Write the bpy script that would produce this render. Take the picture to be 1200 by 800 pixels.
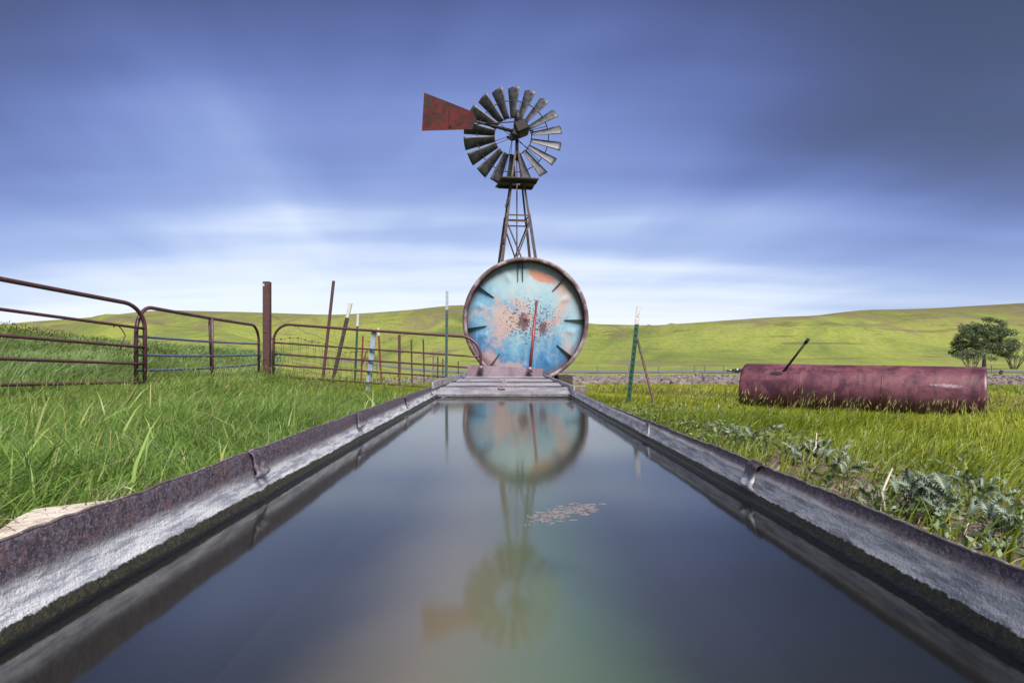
import bpy, math, random
import numpy as np
from mathutils import Vector, Matrix, Quaternion

random.seed(7)
rng = np.random.default_rng(11)
scene = bpy.context.scene
for o in list(bpy.data.objects):
    bpy.data.objects.remove(o)

# ------------------------------------------------------------------ camera
CAMZ = 0.42
cam_d = bpy.data.cameras.new('camera')
cam_d.sensor_width = 36.0
cam_d.lens = 21.0
cam_d.shift_x = 0.005
cam_d.shift_y = 0.015
cam_d.clip_start = 0.02
cam_d.clip_end = 5000
cam = bpy.data.objects.new('camera', cam_d)
scene.collection.objects.link(cam)
cam.location = (0, 0, CAMZ)
cam.rotation_euler = (math.radians(90), 0, 0)
scene.camera = cam

# ------------------------------------------------------------------ view
scene.view_settings.view_transform = 'Standard'
scene.view_settings.look = 'None'
scene.view_settings.gamma = 1.0
scene.view_settings.use_curve_mapping = False
scene.view_settings.exposure = 2.5

# ------------------------------------------------------------------ sky
SUN_EL = math.radians(54)
SUN_AZ = math.radians(156)          # compass style, 0 = +Y, clockwise: behind the camera, to its right
world = bpy.data.worlds.new('World')
scene.world = world
world.use_nodes = True
wn, wl = world.node_tree.nodes, world.node_tree.links
for n in list(wn):
    wn.remove(n)
W = lambda t: wn.new(t)


def wmath(op, a, b=None, c=None):
    n = W('ShaderNodeMath'); n.operation = op
    for i, v in enumerate((a, b, c)):
        if v is None:
            continue
        if isinstance(v, (int, float)):
            n.inputs[i].default_value = v
        else:
            wl.new(v, n.inputs[i])
    return n.outputs[0]


tc = W('ShaderNodeTexCoord')
sep = W('ShaderNodeSeparateXYZ')
wl.new(tc.outputs['Generated'], sep.inputs[0])
sx, sy, sz = sep.outputs
zc = wmath('ADD', wmath('MAXIMUM', sz, 0.0), 0.10)
u = wmath('DIVIDE', sx, zc)
v = wmath('DIVIDE', sy, zc)
# long streaks drawn out sideways by the drifting cloud deck
cmb = W('ShaderNodeCombineXYZ')
wl.new(wmath('ADD', wmath('MULTIPLY', u, 0.30), 1.7), cmb.inputs[0]); wl.new(wmath('MULTIPLY', v, 0.95), cmb.inputs[1]); cmb.inputs[2].default_value = 7.7
nz1 = W('ShaderNodeTexNoise'); nz1.inputs['Scale'].default_value = 1.0; nz1.inputs['Detail'].default_value = 3.0
nz1.inputs['Roughness'].default_value = 0.45; nz1.inputs['Distortion'].default_value = 0.25
wl.new(cmb.outputs[0], nz1.inputs['Vector'])
cmb2 = W('ShaderNodeCombineXYZ')
wl.new(wmath('MULTIPLY', u, 0.5), cmb2.inputs[0]); wl.new(wmath('MULTIPLY', v, 2.2), cmb2.inputs[1]); cmb2.inputs[2].default_value = 4.3
nz2 = W('ShaderNodeTexNoise'); nz2.inputs['Scale'].default_value = 1.0; nz2.inputs['Detail'].default_value = 2.0
nz2.inputs['Roughness'].default_value = 0.4; nz2.inputs['Distortion'].default_value = 0.5
wl.new(cmb2.outputs[0], nz2.inputs['Vector'])
n1 = wmath('SUBTRACT', nz1.outputs['Fac'], 0.5)
n2 = wmath('SUBTRACT', nz2.outputs['Fac'], 0.5)
# and soft lanes drawn out along the wind, opening towards the viewer
cmb3 = W('ShaderNodeCombineXYZ')
wl.new(wmath('ADD', wmath('MULTIPLY', u, 1.05), wmath('MULTIPLY', v, 0.22)), cmb3.inputs[0]); wl.new(wmath('MULTIPLY', v, 0.30), cmb3.inputs[1]); cmb3.inputs[2].default_value = 2.1
nz3 = W('ShaderNodeTexNoise'); nz3.inputs['Scale'].default_value = 1.0; nz3.inputs['Detail'].default_value = 3.0
nz3.inputs['Roughness'].default_value = 0.5; nz3.inputs['Distortion'].default_value = 0.6
wl.new(cmb3.outputs[0], nz3.inputs['Vector'])
n3 = wmath('SUBTRACT', nz3.outputs['Fac'], 0.5)
nn = wmath('ADD', wmath('ADD', wmath('MULTIPLY', n1, 0.44), wmath('MULTIPLY', n2, 0.14)), wmath('MULTIPLY', wmath('MULTIPLY', n3, 0.36), wmath('MINIMUM', wmath('MULTIPLY', sz, 3.6), 1.0)))
# wobble is weaker right at the horizon
amp = wmath('MINIMUM', wmath('ADD', wmath('MULTIPLY', sz, 2.4), 0.22), 1.0)
dotn = W('ShaderNodeVectorMath'); dotn.operation = 'DOT_PRODUCT'
wl.new(tc.outputs['Generated'], dotn.inputs[0]); dotn.inputs[1].default_value = Vector((-0.10, 0.95, 0.27)).normalized()
away = W('ShaderNodeMapRange'); away.interpolation_type = 'SMOOTHSTEP'
wl.new(dotn.outputs['Value'], away.inputs[0])
for i_, v_ in enumerate((0.985, 0.70, 0.0, 1.0)): away.inputs[i_ + 1].default_value = v_
lift = wmath('MULTIPLY', away.outputs[0], wmath('MINIMUM', wmath('MULTIPLY', wmath('ABSOLUTE', sz), 1.6), 0.44))
elev = wmath('ADD', wmath('SUBTRACT', wmath('ABSOLUTE', sz), wmath('MULTIPLY', nn, amp)), lift)
ramp = W('ShaderNodeValToRGB')
wl.new(elev, ramp.inputs[0])


def s2l(c):
    return tuple(((x / 255) / 12.92 if x / 255 <= 0.04045 else ((x / 255 + 0.055) / 1.055) ** 2.4) for x in c)


stops = [(0.0, (238, 242, 251)), (0.105, (226, 232, 247)), (0.15, (196, 208, 237)), (0.20, (158, 175, 221)),
         (0.30, (130, 148, 206)), (0.40, (109, 125, 189)), (0.50, (84, 96, 159)), (0.62, (64, 69, 118)), (0.78, (49, 51, 87)), (1.0, (42, 44, 72))]
el = ramp.color_ramp.elements
while len(el) < len(stops):
    el.new(0.5)
for e, (p, c) in zip(el, stops):
    e.position = p; e.color = (*s2l(c), 1)
ramp.color_ramp.interpolation = 'B_SPLINE'
sky = W('ShaderNodeTexSky'); sky.sky_type = 'NISHITA'; sky.sun_disc = False
sky.sun_elevation = SUN_EL; sky.sun_rotation = SUN_AZ
mul = W('ShaderNodeVectorMath'); mul.operation = 'SCALE'; mul.inputs['Scale'].default_value = 1.76
wl.new(ramp.outputs[0], mul.inputs[0])
mix = W('ShaderNodeMix'); mix.data_type = 'RGBA'; mix.inputs['Factor'].default_value = 0.06
wl.new(mul.outputs[0], mix.inputs['A']); wl.new(sky.outputs[0], mix.inputs['B'])
bg = W('ShaderNodeBackground'); bg.inputs['Strength'].default_value = 0.1
wl.new(mix.outputs['Result'], bg.inputs['Color'])
wo = W('ShaderNodeOutputWorld'); wl.new(bg.outputs[0], wo.inputs['Surface'])

# ------------------------------------------------------------------ sun behind cloud
sun_d = bpy.data.lights.new('sun', 'SUN')
sun_d.energy = 1.5
sun_d.angle = math.radians(32)
sun_d.color = (1.0, 0.955, 0.90)
sun = bpy.data.objects.new('sun', sun_d)
scene.collection.objects.link(sun)
sdir = Vector((math.sin(SUN_AZ) * math.cos(SUN_EL), math.cos(SUN_AZ) * math.cos(SUN_EL), math.sin(SUN_EL)))
sun.rotation_euler = (-sdir).to_track_quat('-Z', 'Y').to_euler()
sun.location = (0, -10, 30)


# ================================================================== materials
def new_mat(name):
    m = bpy.data.materials.new(name)
    m.use_nodes = True
    nt = m.node_tree
    for n in list(nt.nodes):
        nt.nodes.remove(n)
    out = nt.nodes.new('ShaderNodeOutputMaterial')
    return m, nt.nodes, nt.links, out


class N:
    """small helper round one node tree"""
    def __init__(s, name):
        s.m, s.n, s.l, s.out = new_mat(name)
        s.tc = s.n.new('ShaderNodeTexCoord')

    def node(s, t): return s.n.new(t)

    def put(s, sock, v):
        if v is None: return
        if hasattr(v, 'is_linked') or hasattr(v, 'links'): s.l.new(v, sock)
        elif isinstance(v, tuple) and len(v) == 3 and sock.type == 'RGBA': sock.default_value = (*v, 1)
        else: sock.default_value = v

    def coords(s, scale=(1, 1, 1), kind='Object', loc=(0, 0, 0)):
        mp = s.node('ShaderNodeMapping')
        mp.inputs['Scale'].default_value = scale
        mp.inputs['Location'].default_value = loc
        s.l.new(s.tc.outputs[kind], mp.inputs['Vector'])
        return mp.outputs[0]

    def noise(s, scale, detail=4, rough=0.55, dist=0.0, vec=None):
        n = s.node('ShaderNodeTexNoise')
        n.inputs['Scale'].default_value = scale; n.inputs['Detail'].default_value = detail
        n.inputs['Roughness'].default_value = rough; n.inputs['Distortion'].default_value = dist
        s.l.new(vec if vec is not None else s.tc.outputs['Object'], n.inputs['Vector'])
        return n.outputs['Fac']

    def voronoi(s, scale, vec=None, feature='F1', out='Distance'):
        n = s.node('ShaderNodeTexVoronoi'); n.feature = feature
        n.inputs['Scale'].default_value = scale
        s.l.new(vec if vec is not None else s.tc.outputs['Object'], n.inputs['Vector'])
        return n.outputs[out]

    def math(s, op, a, b=None, c=None, clamp=False):
        n = s.node('ShaderNodeMath'); n.operation = op; n.use_clamp = clamp
        for i, v in enumerate((a, b, c)): s.put(n.inputs[i], v)
        return n.outputs[0]

    def rng(s, v, a, b, c=0.0, d=1.0, smooth=True):
        n = s.node('ShaderNodeMapRange'); n.interpolation_type = 'SMOOTHSTEP' if smooth else 'LINEAR'
        s.put(n.inputs[0], v)
        for i, x in enumerate((a, b, c, d)): n.inputs[i + 1].default_value = x
        return n.outputs[0]

    def mix(s, f, a, b, mode='MIX'):
        n = s.node('ShaderNodeMix'); n.data_type = 'RGBA'; n.blend_type = mode
        s.put(n.inputs['Factor'], f); s.put(n.inputs['A'], a); s.put(n.inputs['B'], b)
        return n.outputs['Result']

    def ramp(s, f, stops, interp='LINEAR'):
        n = s.node('ShaderNodeValToRGB'); n.color_ramp.interpolation = interp
        e = n.color_ramp.elements
        while len(e) < len(stops): e.new(0.5)
        for q, (p, c) in zip(e, stops): q.position = p; q.color = (*c, 1)
        s.put(n.inputs[0], f)
        return n.outputs[0]

    def bump(s, h, strength=0.4, dist=0.01, normal=None):
        n = s.node('ShaderNodeBump'); n.inputs['Strength'].default_value = strength; n.inputs['Distance'].default_value = dist
        s.l.new(h, n.inputs['Height'])
        if normal is not None: s.l.new(normal, n.inputs['Normal'])
        return n.outputs[0]

    def sepz(s, kind='Object'):
        n = s.node('ShaderNodeSeparateXYZ'); s.l.new(s.tc.outputs[kind], n.inputs[0]); return n.outputs

    def rand(s):
        n = s.node('ShaderNodeObjectInfo'); return n.outputs['Random']

    def attr(s, name):
        n = s.node('ShaderNodeAttribute'); n.attribute_name = name; return n.outputs['Fac']

    def pbr(s, col, rough=0.6, metal=0.0, normal=None, spec=None, ior=None, coat=None):
        b = s.node('ShaderNodeBsdfPrincipled')
        s.put(b.inputs['Base Color'], col); s.put(b.inputs['Roughness'], rough); s.put(b.inputs['Metallic'], metal)
        if normal is not None: s.l.new(normal, b.inputs['Normal'])
        if spec is not None: b.inputs['Specular IOR Level'].default_value = spec
        if ior is not None: b.inputs['IOR'].default_value = ior
        s.l.new(b.outputs[0], s.out.inputs['Surface'])
        return s.m


def m_paint(name, base, dark, rust=(0.10, 0.045, 0.03), scale=14, rustiness=0.5, rough=0.5, metal=0.0):
    k = N(name)
    a = k.noise(scale, 5, 0.6)
    b = k.noise(scale * 3.3, 4, 0.6)
    col = k.mix(k.rng(a, 0.3, 0.7), base, dark)
    col = k.mix(k.math('MULTIPLY', k.rng(b, 0.72 - 0.3 * rustiness, 0.78 - 0.2 * rustiness), 0.8), col, rust)
    h = k.noise(scale * 8, 3, 0.6)
    return k.pbr(col, k.rng(a, 0.2, 0.8, rough - 0.1, rough + 0.15), metal, k.bump(h, 0.35, 0.004))


M = {}
M['maroon_pipe'] = m_paint('maroon_pipe', (0.085, 0.030, 0.042), (0.055, 0.022, 0.030), (0.16, 0.07, 0.05), 9, 0.35, 0.42)
M['blue_pipe'] = m_paint('blue_pipe', (0.11, 0.15, 0.24), (0.07, 0.10, 0.17), (0.20, 0.19, 0.21), 11, 0.5, 0.40, 0.2)
M['bluegrey_bar'] = m_paint('bluegrey_bar', (0.30, 0.36, 0.45), (0.21, 0.26, 0.35), (0.16, 0.12, 0.10), 16, 0.55, 0.55)
M['rust_post'] = m_paint('rust_post', (0.085, 0.034, 0.036), (0.05, 0.022, 0.024), (0.15, 0.07, 0.04), 12, 0.5, 0.6)
M['green_post'] = m_paint('green_post', (0.018, 0.085, 0.055), (0.012, 0.05, 0.035), (0.10, 0.06, 0.04), 18, 0.5, 0.5)
M['teal_post'] = m_paint('teal_post', (0.05, 0.10, 0.11), (0.035, 0.065, 0.075), (0.10, 0.08, 0.07), 18, 0.4, 0.5)
M['red_post'] = m_paint('red_post', (0.22, 0.035, 0.025), (0.13, 0.025, 0.02), (0.10, 0.04, 0.03), 18, 0.4, 0.5)
M['white_tip'] = m_paint('white_tip', (0.62, 0.63, 0.62), (0.45, 0.45, 0.46), (0.20, 0.11, 0.07), 30, 0.75, 0.5)
M['grey_tip'] = m_paint('grey_tip', (0.36, 0.40, 0.47), (0.25, 0.29, 0.36), (0.14, 0.11, 0.10), 30, 0.5, 0.5)
M['dark_wood'] = m_paint('dark_wood', (0.055, 0.042, 0.038), (0.03, 0.023, 0.022), (0.10, 0.08, 0.065), 10, 0.5, 0.85)
M['grey_wood'] = m_paint('grey_wood', (0.17, 0.135, 0.125), (0.10, 0.08, 0.075), (0.24, 0.21, 0.19), 8, 0.6, 0.9)
M['dark_iron'] = m_paint('dark_iron', (0.022, 0.018, 0.018), (0.012, 0.010, 0.011), (0.05, 0.024, 0.016), 20, 0.4, 0.55, 0.3)
M['tower_iron'] = m_paint('tower_iron', (0.060, 0.036, 0.036), (0.034, 0.022, 0.024), (0.12, 0.058, 0.04), 10, 0.5, 0.6, 0.1)
M['red_pole'] = m_paint('red_pole', (0.21, 0.038, 0.038), (0.13, 0.028, 0.030), (0.26, 0.11, 0.10), 14, 0.5, 0.5)
M['wire'] = m_paint('wire', (0.07, 0.05, 0.045), (0.045, 0.034, 0.032), (0.11, 0.06, 0.045), 30, 0.4, 0.6, 0.3)
M['galv_fitting'] = m_paint('galv_fitting', (0.30, 0.31, 0.34), (0.19, 0.20, 0.23), (0.14, 0.09, 0.07), 30, 0.5, 0.4, 0.6)


def m_blade():
    k = N('galvanised_blade')
    a = k.noise(7, 5, 0.6)
    r = k.rand()
    col = k.mix(k.rng(a, 0.3, 0.7), (0.034, 0.036, 0.042), (0.105, 0.110, 0.128))
    col = k.mix(k.math('MULTIPLY', k.rng(k.noise(19, 5, 0.65), 0.52, 0.66), 0.75), col, (0.085, 0.050, 0.036))
    col = k.mix(k.math('MULTIPLY', r, 0.35), col, (0.05, 0.05, 0.055))
    return k.pbr(col, k.rng(a, 0.2, 0.8, 0.40, 0.62), 0.45, k.bump(k.noise(40, 3), 0.3, 0.004))


def m_vane():
    k = N('red_vane')
    a = k.noise(2.6, 6, 0.65, 0.4)
    col = k.mix(k.rng(a, 0.38, 0.62), (0.026, 0.006, 0.006), (0.088, 0.010, 0.009))
    col = k.mix(k.rng(k.noise(3.5, 6, 0.75, 0.8), 0.47, 0.57), col, (0.024, 0.015, 0.016))
    col = k.mix(k.math('MULTIPLY', k.rng(k.noise(22, 4, 0.7), 0.66, 0.72), 0.6), col, (0.15, 0.06, 0.05))
    return k.pbr(col, 0.75, 0.0, k.bump(k.noise(30, 4), 0.3, 0.004), spec=0.2)


def m_tank_face():
    """faded blue paint with salmon primer and rust; object origin at the disc's centre, x right, z up"""
    k = N('faded_blue_paint')
    x, y, z = k.sepz()
    big = k.noise(1.5, 5, 0.6, 0.6)
    fine = k.noise(9, 6, 0.7, 0.3)
    # deeper blue survives towards the foot and the left, chalky white where the sun has bleached it
    hgt = k.math('ADD', k.math('MULTIPLY', z, 0.46), k.math('MULTIPLY', x, 0.16))
    f = k.math('ADD', hgt, k.math('ADD', k.math('MULTIPLY', k.math('SUBTRACT', big, 0.5), 1.5), k.math('MULTIPLY', k.math('SUBTRACT', fine, 0.5), 0.55)))
    f = k.math('SUBTRACT', f, k.math('MULTIPLY', k.math('ADD', k.math('MULTIPLY', x, x), k.math('MULTIPLY', z, z)), 0.16))
    col = k.ramp(k.rng(f, -0.80, 0.42, smooth=False), [(0.0, (0.024, 0.105, 0.255)), (0.30, (0.048, 0.175, 0.35)), (0.50, (0.115, 0.27, 0.41)),
                                                      (0.72, (0.24, 0.385, 0.46)), (1.0, (0.37, 0.44, 0.465))])
    # streaks running down
    st = k.noise(5, 5, 0.6, 0.0, k.coords((3.2, 1, 0.35)))
    col = k.mix(k.math('MULTIPLY', k.rng(st, 0.5, 0.72), 0.30), col, (0.36, 0.40, 0.42))
    # worn paint showing salmon primer
    w = k.math('ADD', k.noise(1.25, 5, 0.62, 0.5, k.coords((1, 1, 1), loc=(1.9, 0, 0.35))), k.math('MULTIPLY', k.math('SUBTRACT', fine, 0.5), 0.35))
    col = k.mix(k.math('MULTIPLY', k.rng(w, 0.50, 0.64), 0.72), col, (0.46, 0.275, 0.235))
    # one clean-edged patch of primer near the top, right of centre
    ex = k.math('DIVIDE', k.math('SUBTRACT', x, 0.33), 0.27)
    ez = k.math('DIVIDE', k.math('SUBTRACT', z, k.math('SUBTRACT', 1.03, k.math('MULTIPLY', x, 0.38))), 0.10)
    ee = k.math('ADD', k.math('ADD', k.math('MULTIPLY', ex, ex), k.math('MULTIPLY', ez, ez)), k.math('MULTIPLY', k.math('SUBTRACT', k.noise(4.5, 5, 0.7), 0.5), 4.5))
    col = k.mix(k.rng(ee, 1.05, 0.9), col, (0.46, 0.205, 0.15))
    # rust: two blooms near the middle and specks round them

    def bloom(cx, cz, rx, rz):
        a = k.math('DIVIDE', k.math('SUBTRACT', x, cx), rx); b = k.math('DIVIDE', k.math('SUBTRACT', z, cz), rz)
        return k.math('ADD', k.math('MULTIPLY', a, a), k.math('MULTIPLY', b, b))
    n9 = k.math('MULTIPLY', k.math('SUBTRACT', k.noise(15, 6, 0.75), 0.5), 3.4)
    for c in ((-0.04, -0.03, 0.13, 0.21), (0.36, -0.17, 0.10, 0.17)):
        d = k.math('ADD', bloom(*c), n9)
        col = k.mix(k.math('MULTIPLY', k.rng(d, 1.1, 0.3), 0.9), col, (0.085, 0.036, 0.045))
    zone = k.rng(bloom(0.08, -0.02, 0.80, 0.62), 1.25, 0.1)
    sp = k.noise(24, 3, 0.6)
    col = k.mix(k.math('MULTIPLY', zone, k.rng(k.math('ADD', sp, k.math('MULTIPLY', zone, 0.07)), 0.615, 0.645)), col, (0.10, 0.042, 0.036))
    col = k.mix(k.math('MULTIPLY', k.rng(k.noise(38, 3, 0.6), 0.68, 0.71), 0.9), col, (0.12, 0.055, 0.045))
    # darker and browner towards the rim
    r2 = k.math('ADD', k.math('MULTIPLY', x, x), k.math('MULTIPLY', z, z))
    col = k.mix(k.math('MULTIPLY', k.rng(k.math('ADD', r2, k.math('MULTIPLY', k.math('SUBTRACT', fine, 0.5), 0.5)), 1.10, 1.42), 0.6), col, (0.07, 0.045, 0.05))
    return k.pbr(col, 0.55, 0.0, k.bump(k.noise(30, 4), 0.25, 0.004))


def m_tank_rim():
    k = N('rusty_tank_rim')
    a = k.noise(3.2, 6, 0.65, 0.3)
    col = k.ramp(a, [(0.32, (0.05, 0.028, 0.034)), (0.47, (0.10, 0.052, 0.055)), (0.56, (0.20, 0.15, 0.17)), (0.66, (0.32, 0.29, 0.32))])
    col = k.mix(k.math('MULTIPLY', k.rng(k.noise(16, 5, 0.7), 0.56, 0.64), 0.85), col, (0.15, 0.055, 0.03))
    col = k.mix(k.rng(k.noise(9, 3, 0.5, vec=k.coords(loc=(5, 2, 1))), 0.70, 0.73), col, (0.30, 0.22, 0.05))
    return k.pbr(col, 0.65, 0.0, k.bump(k.noise(35, 4), 0.4, 0.006))


def m_drum():
    k = N('maroon_drum')
    a = k.noise(3.4, 6, 0.68, 0.6)
    st = k.noise(7, 5, 0.65, 0.2, k.coords((0.35, 1, 1)))
    col = k.mix(k.rng(a, 0.38, 0.62), (0.050, 0.016, 0.028), (0.150, 0.048, 0.066))
    col = k.mix(k.math('MULTIPLY', k.rng(st, 0.5, 0.68), 0.5), col, (0.19, 0.068, 0.088))
    col = k.mix(k.math('MULTIPLY', k.rng(k.noise(13, 6, 0.7), 0.53, 0.66), 0.65), col, (0.055, 0.017, 0.018))
    run = k.noise(3.2, 6, 0.7, 0.3, k.coords((3.4, 0.7, 0.7)))
    col = k.mix(k.math('MULTIPLY', k.rng(run, 0.50, 0.66), 0.65), col, (0.050, 0.017, 0.026))
    col = k.mix(k.math('MULTIPLY', k.rng(k.noise(45, 4, 0.7), 0.60, 0.70), 0.7), col, (0.13, 0.045, 0.028))
    # scratches and one pale streak
    x, y, z = k.sepz()
    sc = k.noise(26, 2, 0.5, 0.8, k.coords((0.5, 3.0, 3.0)))
    col = k.mix(k.math('MULTIPLY', k.rng(sc, 0.70, 0.74), 0.5), col, (0.36, 0.24, 0.26))
    wx = k.math('DIVIDE', k.math('SUBTRACT', x, 0.88), 0.17)
    wz = k.math('DIVIDE', k.math('SUBTRACT', z, k.math('SUBTRACT', 0.14, k.math('MULTIPLY', k.math('SUBTRACT', x, 0.88), 0.05))), 0.022)
    ww = k.math('ADD', k.math('ADD', k.math('MULTIPLY', wx, wx), k.math('MULTIPLY', wz, wz)), k.math('MULTIPLY', k.math('SUBTRACT', k.noise(30, 4, 0.7), 0.5), 4.0))
    col = k.mix(k.math('MULTIPLY', k.rng(ww, 0.9, 0.0), 0.38), col, (0.50, 0.42, 0.46))
    # rusty belly; the underside's shade is painted into this darker red
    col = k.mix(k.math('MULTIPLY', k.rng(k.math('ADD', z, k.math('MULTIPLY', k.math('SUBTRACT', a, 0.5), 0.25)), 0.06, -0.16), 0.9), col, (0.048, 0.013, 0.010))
    return k.pbr(col, k.rng(a, 0.3, 0.7, 0.36, 0.52), 0.0, k.bump(k.noise(60, 4), 0.25, 0.003, k.bump(k.noise(4, 3), 0.35, 0.02)))


def m_trough():
    """galvanised sheet: rust-brown above, mineral crust at the old water level, slime at the waterline (z .112)"""
    k = N('trough_sheet')
    x, y, z = k.sepz()
    n1 = k.math('SUBTRACT', k.noise(9, 5, 0.65), 0.5)
    n2 = k.math('SUBTRACT', k.noise(70, 4, 0.65), 0.5)
    zz = k.math('ADD', z, k.math('ADD', k.math('MULTIPLY', n1, 0.022), k.math('MULTIPLY', n2, 0.010)))
    speck = k.noise(240, 3, 0.7)
    speck2 = k.noise(95, 4, 0.7)
    rust = k.mix(k.rng(speck2, 0.40, 0.62), (0.036, 0.027, 0.040), (0.100, 0.078, 0.104))
    rust = k.mix(k.math('MULTIPLY', k.rng(speck, 0.52, 0.66), 0.6), rust, (0.24, 0.20, 0.22))
    rust = k.mix(k.math('MULTIPLY', k.rng(k.noise(28, 4, 0.7), 0.54, 0.66), 0.5), rust, (0.13, 0.062, 0.048))
    crust = k.mix(k.rng(k.noise(60, 4, 0.7, 0, k.coords((0.35, 0.18, 1.6))), 0.36, 0.62), (0.20, 0.21, 0.255), (0.50, 0.51, 0.545))
    crust = k.mix(k.math('MULTIPLY', k.rng(speck, 0.54, 0.64), 0.55), crust, (0.16, 0.15, 0.17))
    slime = k.mix(k.rng(k.noise(130, 4, 0.7), 0.4, 0.65), (0.008, 0.008, 0.005), (0.034, 0.031, 0.013))
    col = k.mix(k.rng(zz, 0.180, 0.152), rust, crust)
    lo = k.math('ADD', z, k.math('ADD', k.math('MULTIPLY', n1, 0.010), k.math('MULTIPLY', n2, 0.011)))
    col = k.mix(k.rng(lo, 0.1325, 0.1300), col, slime)
    col = k.mix(k.rng(z, 0.1185, 0.1155), col, (0.008, 0.008, 0.009))
    ro = k.rng(z, 0.121, 0.116, 0.62, 0.18)
    h = k.math('ADD', k.math('MULTIPLY', speck2, 0.8), k.math('MULTIPLY', speck, 0.6))
    return k.pbr(col, ro, 0.12, k.bump(h, 0.75, 0.004))


def m_grate():
    k = N('grate_steel')
    a = k.noise(5, 5, 0.65, 0.3, k.coords((1, 1, 2)))
    b = k.noise(40, 4, 0.7)
    col = k.mix(k.rng(a, 0.32, 0.68), (0.21, 0.185, 0.205), (0.40, 0.385, 0.415))
    col = k.mix(k.math('MULTIPLY', k.rng(b, 0.50, 0.64), 0.6), col, (0.12, 0.085, 0.09))
    return k.pbr(col, k.rng(b, 0.3, 0.7, 0.34, 0.6), 0.35, k.bump(b, 0.3, 0.004))


def m_plate():
    k = N('plate_steel')
    a = k.noise(4, 5, 0.65, 0.3)
    b = k.noise(45, 4, 0.7)
    col = k.mix(k.rng(a, 0.35, 0.65), (0.16, 0.105, 0.135), (0.255, 0.195, 0.23))
    col = k.mix(k.math('MULTIPLY', k.rng(b, 0.55, 0.66), 0.6), col, (0.08, 0.045, 0.048))
    return k.pbr(col, 0.5, 0.2, k.bump(b, 0.3, 0.004))


def m_water():
    """mirror by Fresnel over a turbid greenish body"""
    k = N('murky_water')
    bmp = k.bump(k.noise(1.3, 2, 0.5), 0.04, 0.01)
    g = k.node('ShaderNodeBsdfGlossy'); g.inputs['Roughness'].default_value = 0.075
    k.l.new(bmp, g.inputs['Normal'])
    t = k.node('ShaderNodeBsdfTransparent'); t.inputs['Color'].default_value = (1, 1, 1, 1)
    f = k.node('ShaderNodeFresnel'); f.inputs['IOR'].default_value = 2.35
    geo = k.node('ShaderNodeNewGeometry'); sp = k.node('ShaderNodeSeparateXYZ'); k.l.new(geo.outputs['True Normal'], sp.inputs[0])
    up = k.math('GREATER_THAN', sp.outputs[2], 0.5)
    fac = k.math('MULTIPLY', k.math('MULTIPLY', f.outputs[0], up), k.math('SUBTRACT', 1.0, geo.outputs['Backfacing']))
    mx = k.node('ShaderNodeMixShader')
    k.l.new(fac, mx.inputs[0]); k.l.new(t.outputs[0], mx.inputs[1]); k.l.new(g.outputs[0], mx.inputs[2])
    k.l.new(mx.outputs[0], k.out.inputs['Surface'])
    pv = k.node('ShaderNodeVolumePrincipled')
    pv.inputs['Color'].default_value = (0.105, 0.112, 0.080, 1); pv.inputs['Density'].default_value = 1.5
    k.l.new(pv.outputs[0], k.out.inputs['Volume'])
    return k.m


def m_grass(name, stops, trans=0.45, rough=0.42):
    k = N(name)
    t = k.attr('tint')
    col = k.ramp(t, stops)
    b = k.node('ShaderNodeBsdfPrincipled')
    k.put(b.inputs['Base Color'], col); b.inputs['Roughness'].default_value = rough
    b.inputs['Specular IOR Level'].default_value = 0.3
    tr = k.node('ShaderNodeBsdfTranslucent')
    k.put(tr.inputs['Color'], k.mix(0.35, col, (0.16, 0.22, 0.03)))
    mx = k.node('ShaderNodeMixShader'); mx.inputs[0].default_value = trans
    k.l.new(b.outputs[0], mx.inputs[1]); k.l.new(tr.outputs[0], mx.inputs[2])
    k.l.new(mx.outputs[0], k.out.inputs['Surface'])
    return k.m


def m_ground():
    k = N('ground_turf')
    x, y, z = k.sepz()
    a = k.noise(0.35, 5, 0.6)
    b = k.noise(6, 5, 0.65)
    c = k.noise(55, 4, 0.7)
    turf = k.mix(k.rng(b, 0.35, 0.65), (0.085, 0.110, 0.026), (0.155, 0.180, 0.042))
    turf = k.mix(k.rng(a, 0.42, 0.62), turf, (0.20, 0.215, 0.040))
    soil = k.mix(k.rng(c, 0.35, 0.65), (0.075, 0.050, 0.042), (0.21, 0.155, 0.140))
    # trampled soil along the trough, seeping out unevenly
    ax = k.math('ABSOLUTE', x)
    s = k.rng(k.math('ADD', ax, k.math('MULTIPLY', k.math('SUBTRACT', b, 0.5), 0.9)), 1.55, 1.15)
    s = k.math('MULTIPLY', s, k.rng(y, 7.5, 6.0))
    return k.pbr(k.mix(s, turf, soil), 0.9, 0.0, k.bump(k.math('ADD', b, c), 0.8, 0.03), spec=0.2)


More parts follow.
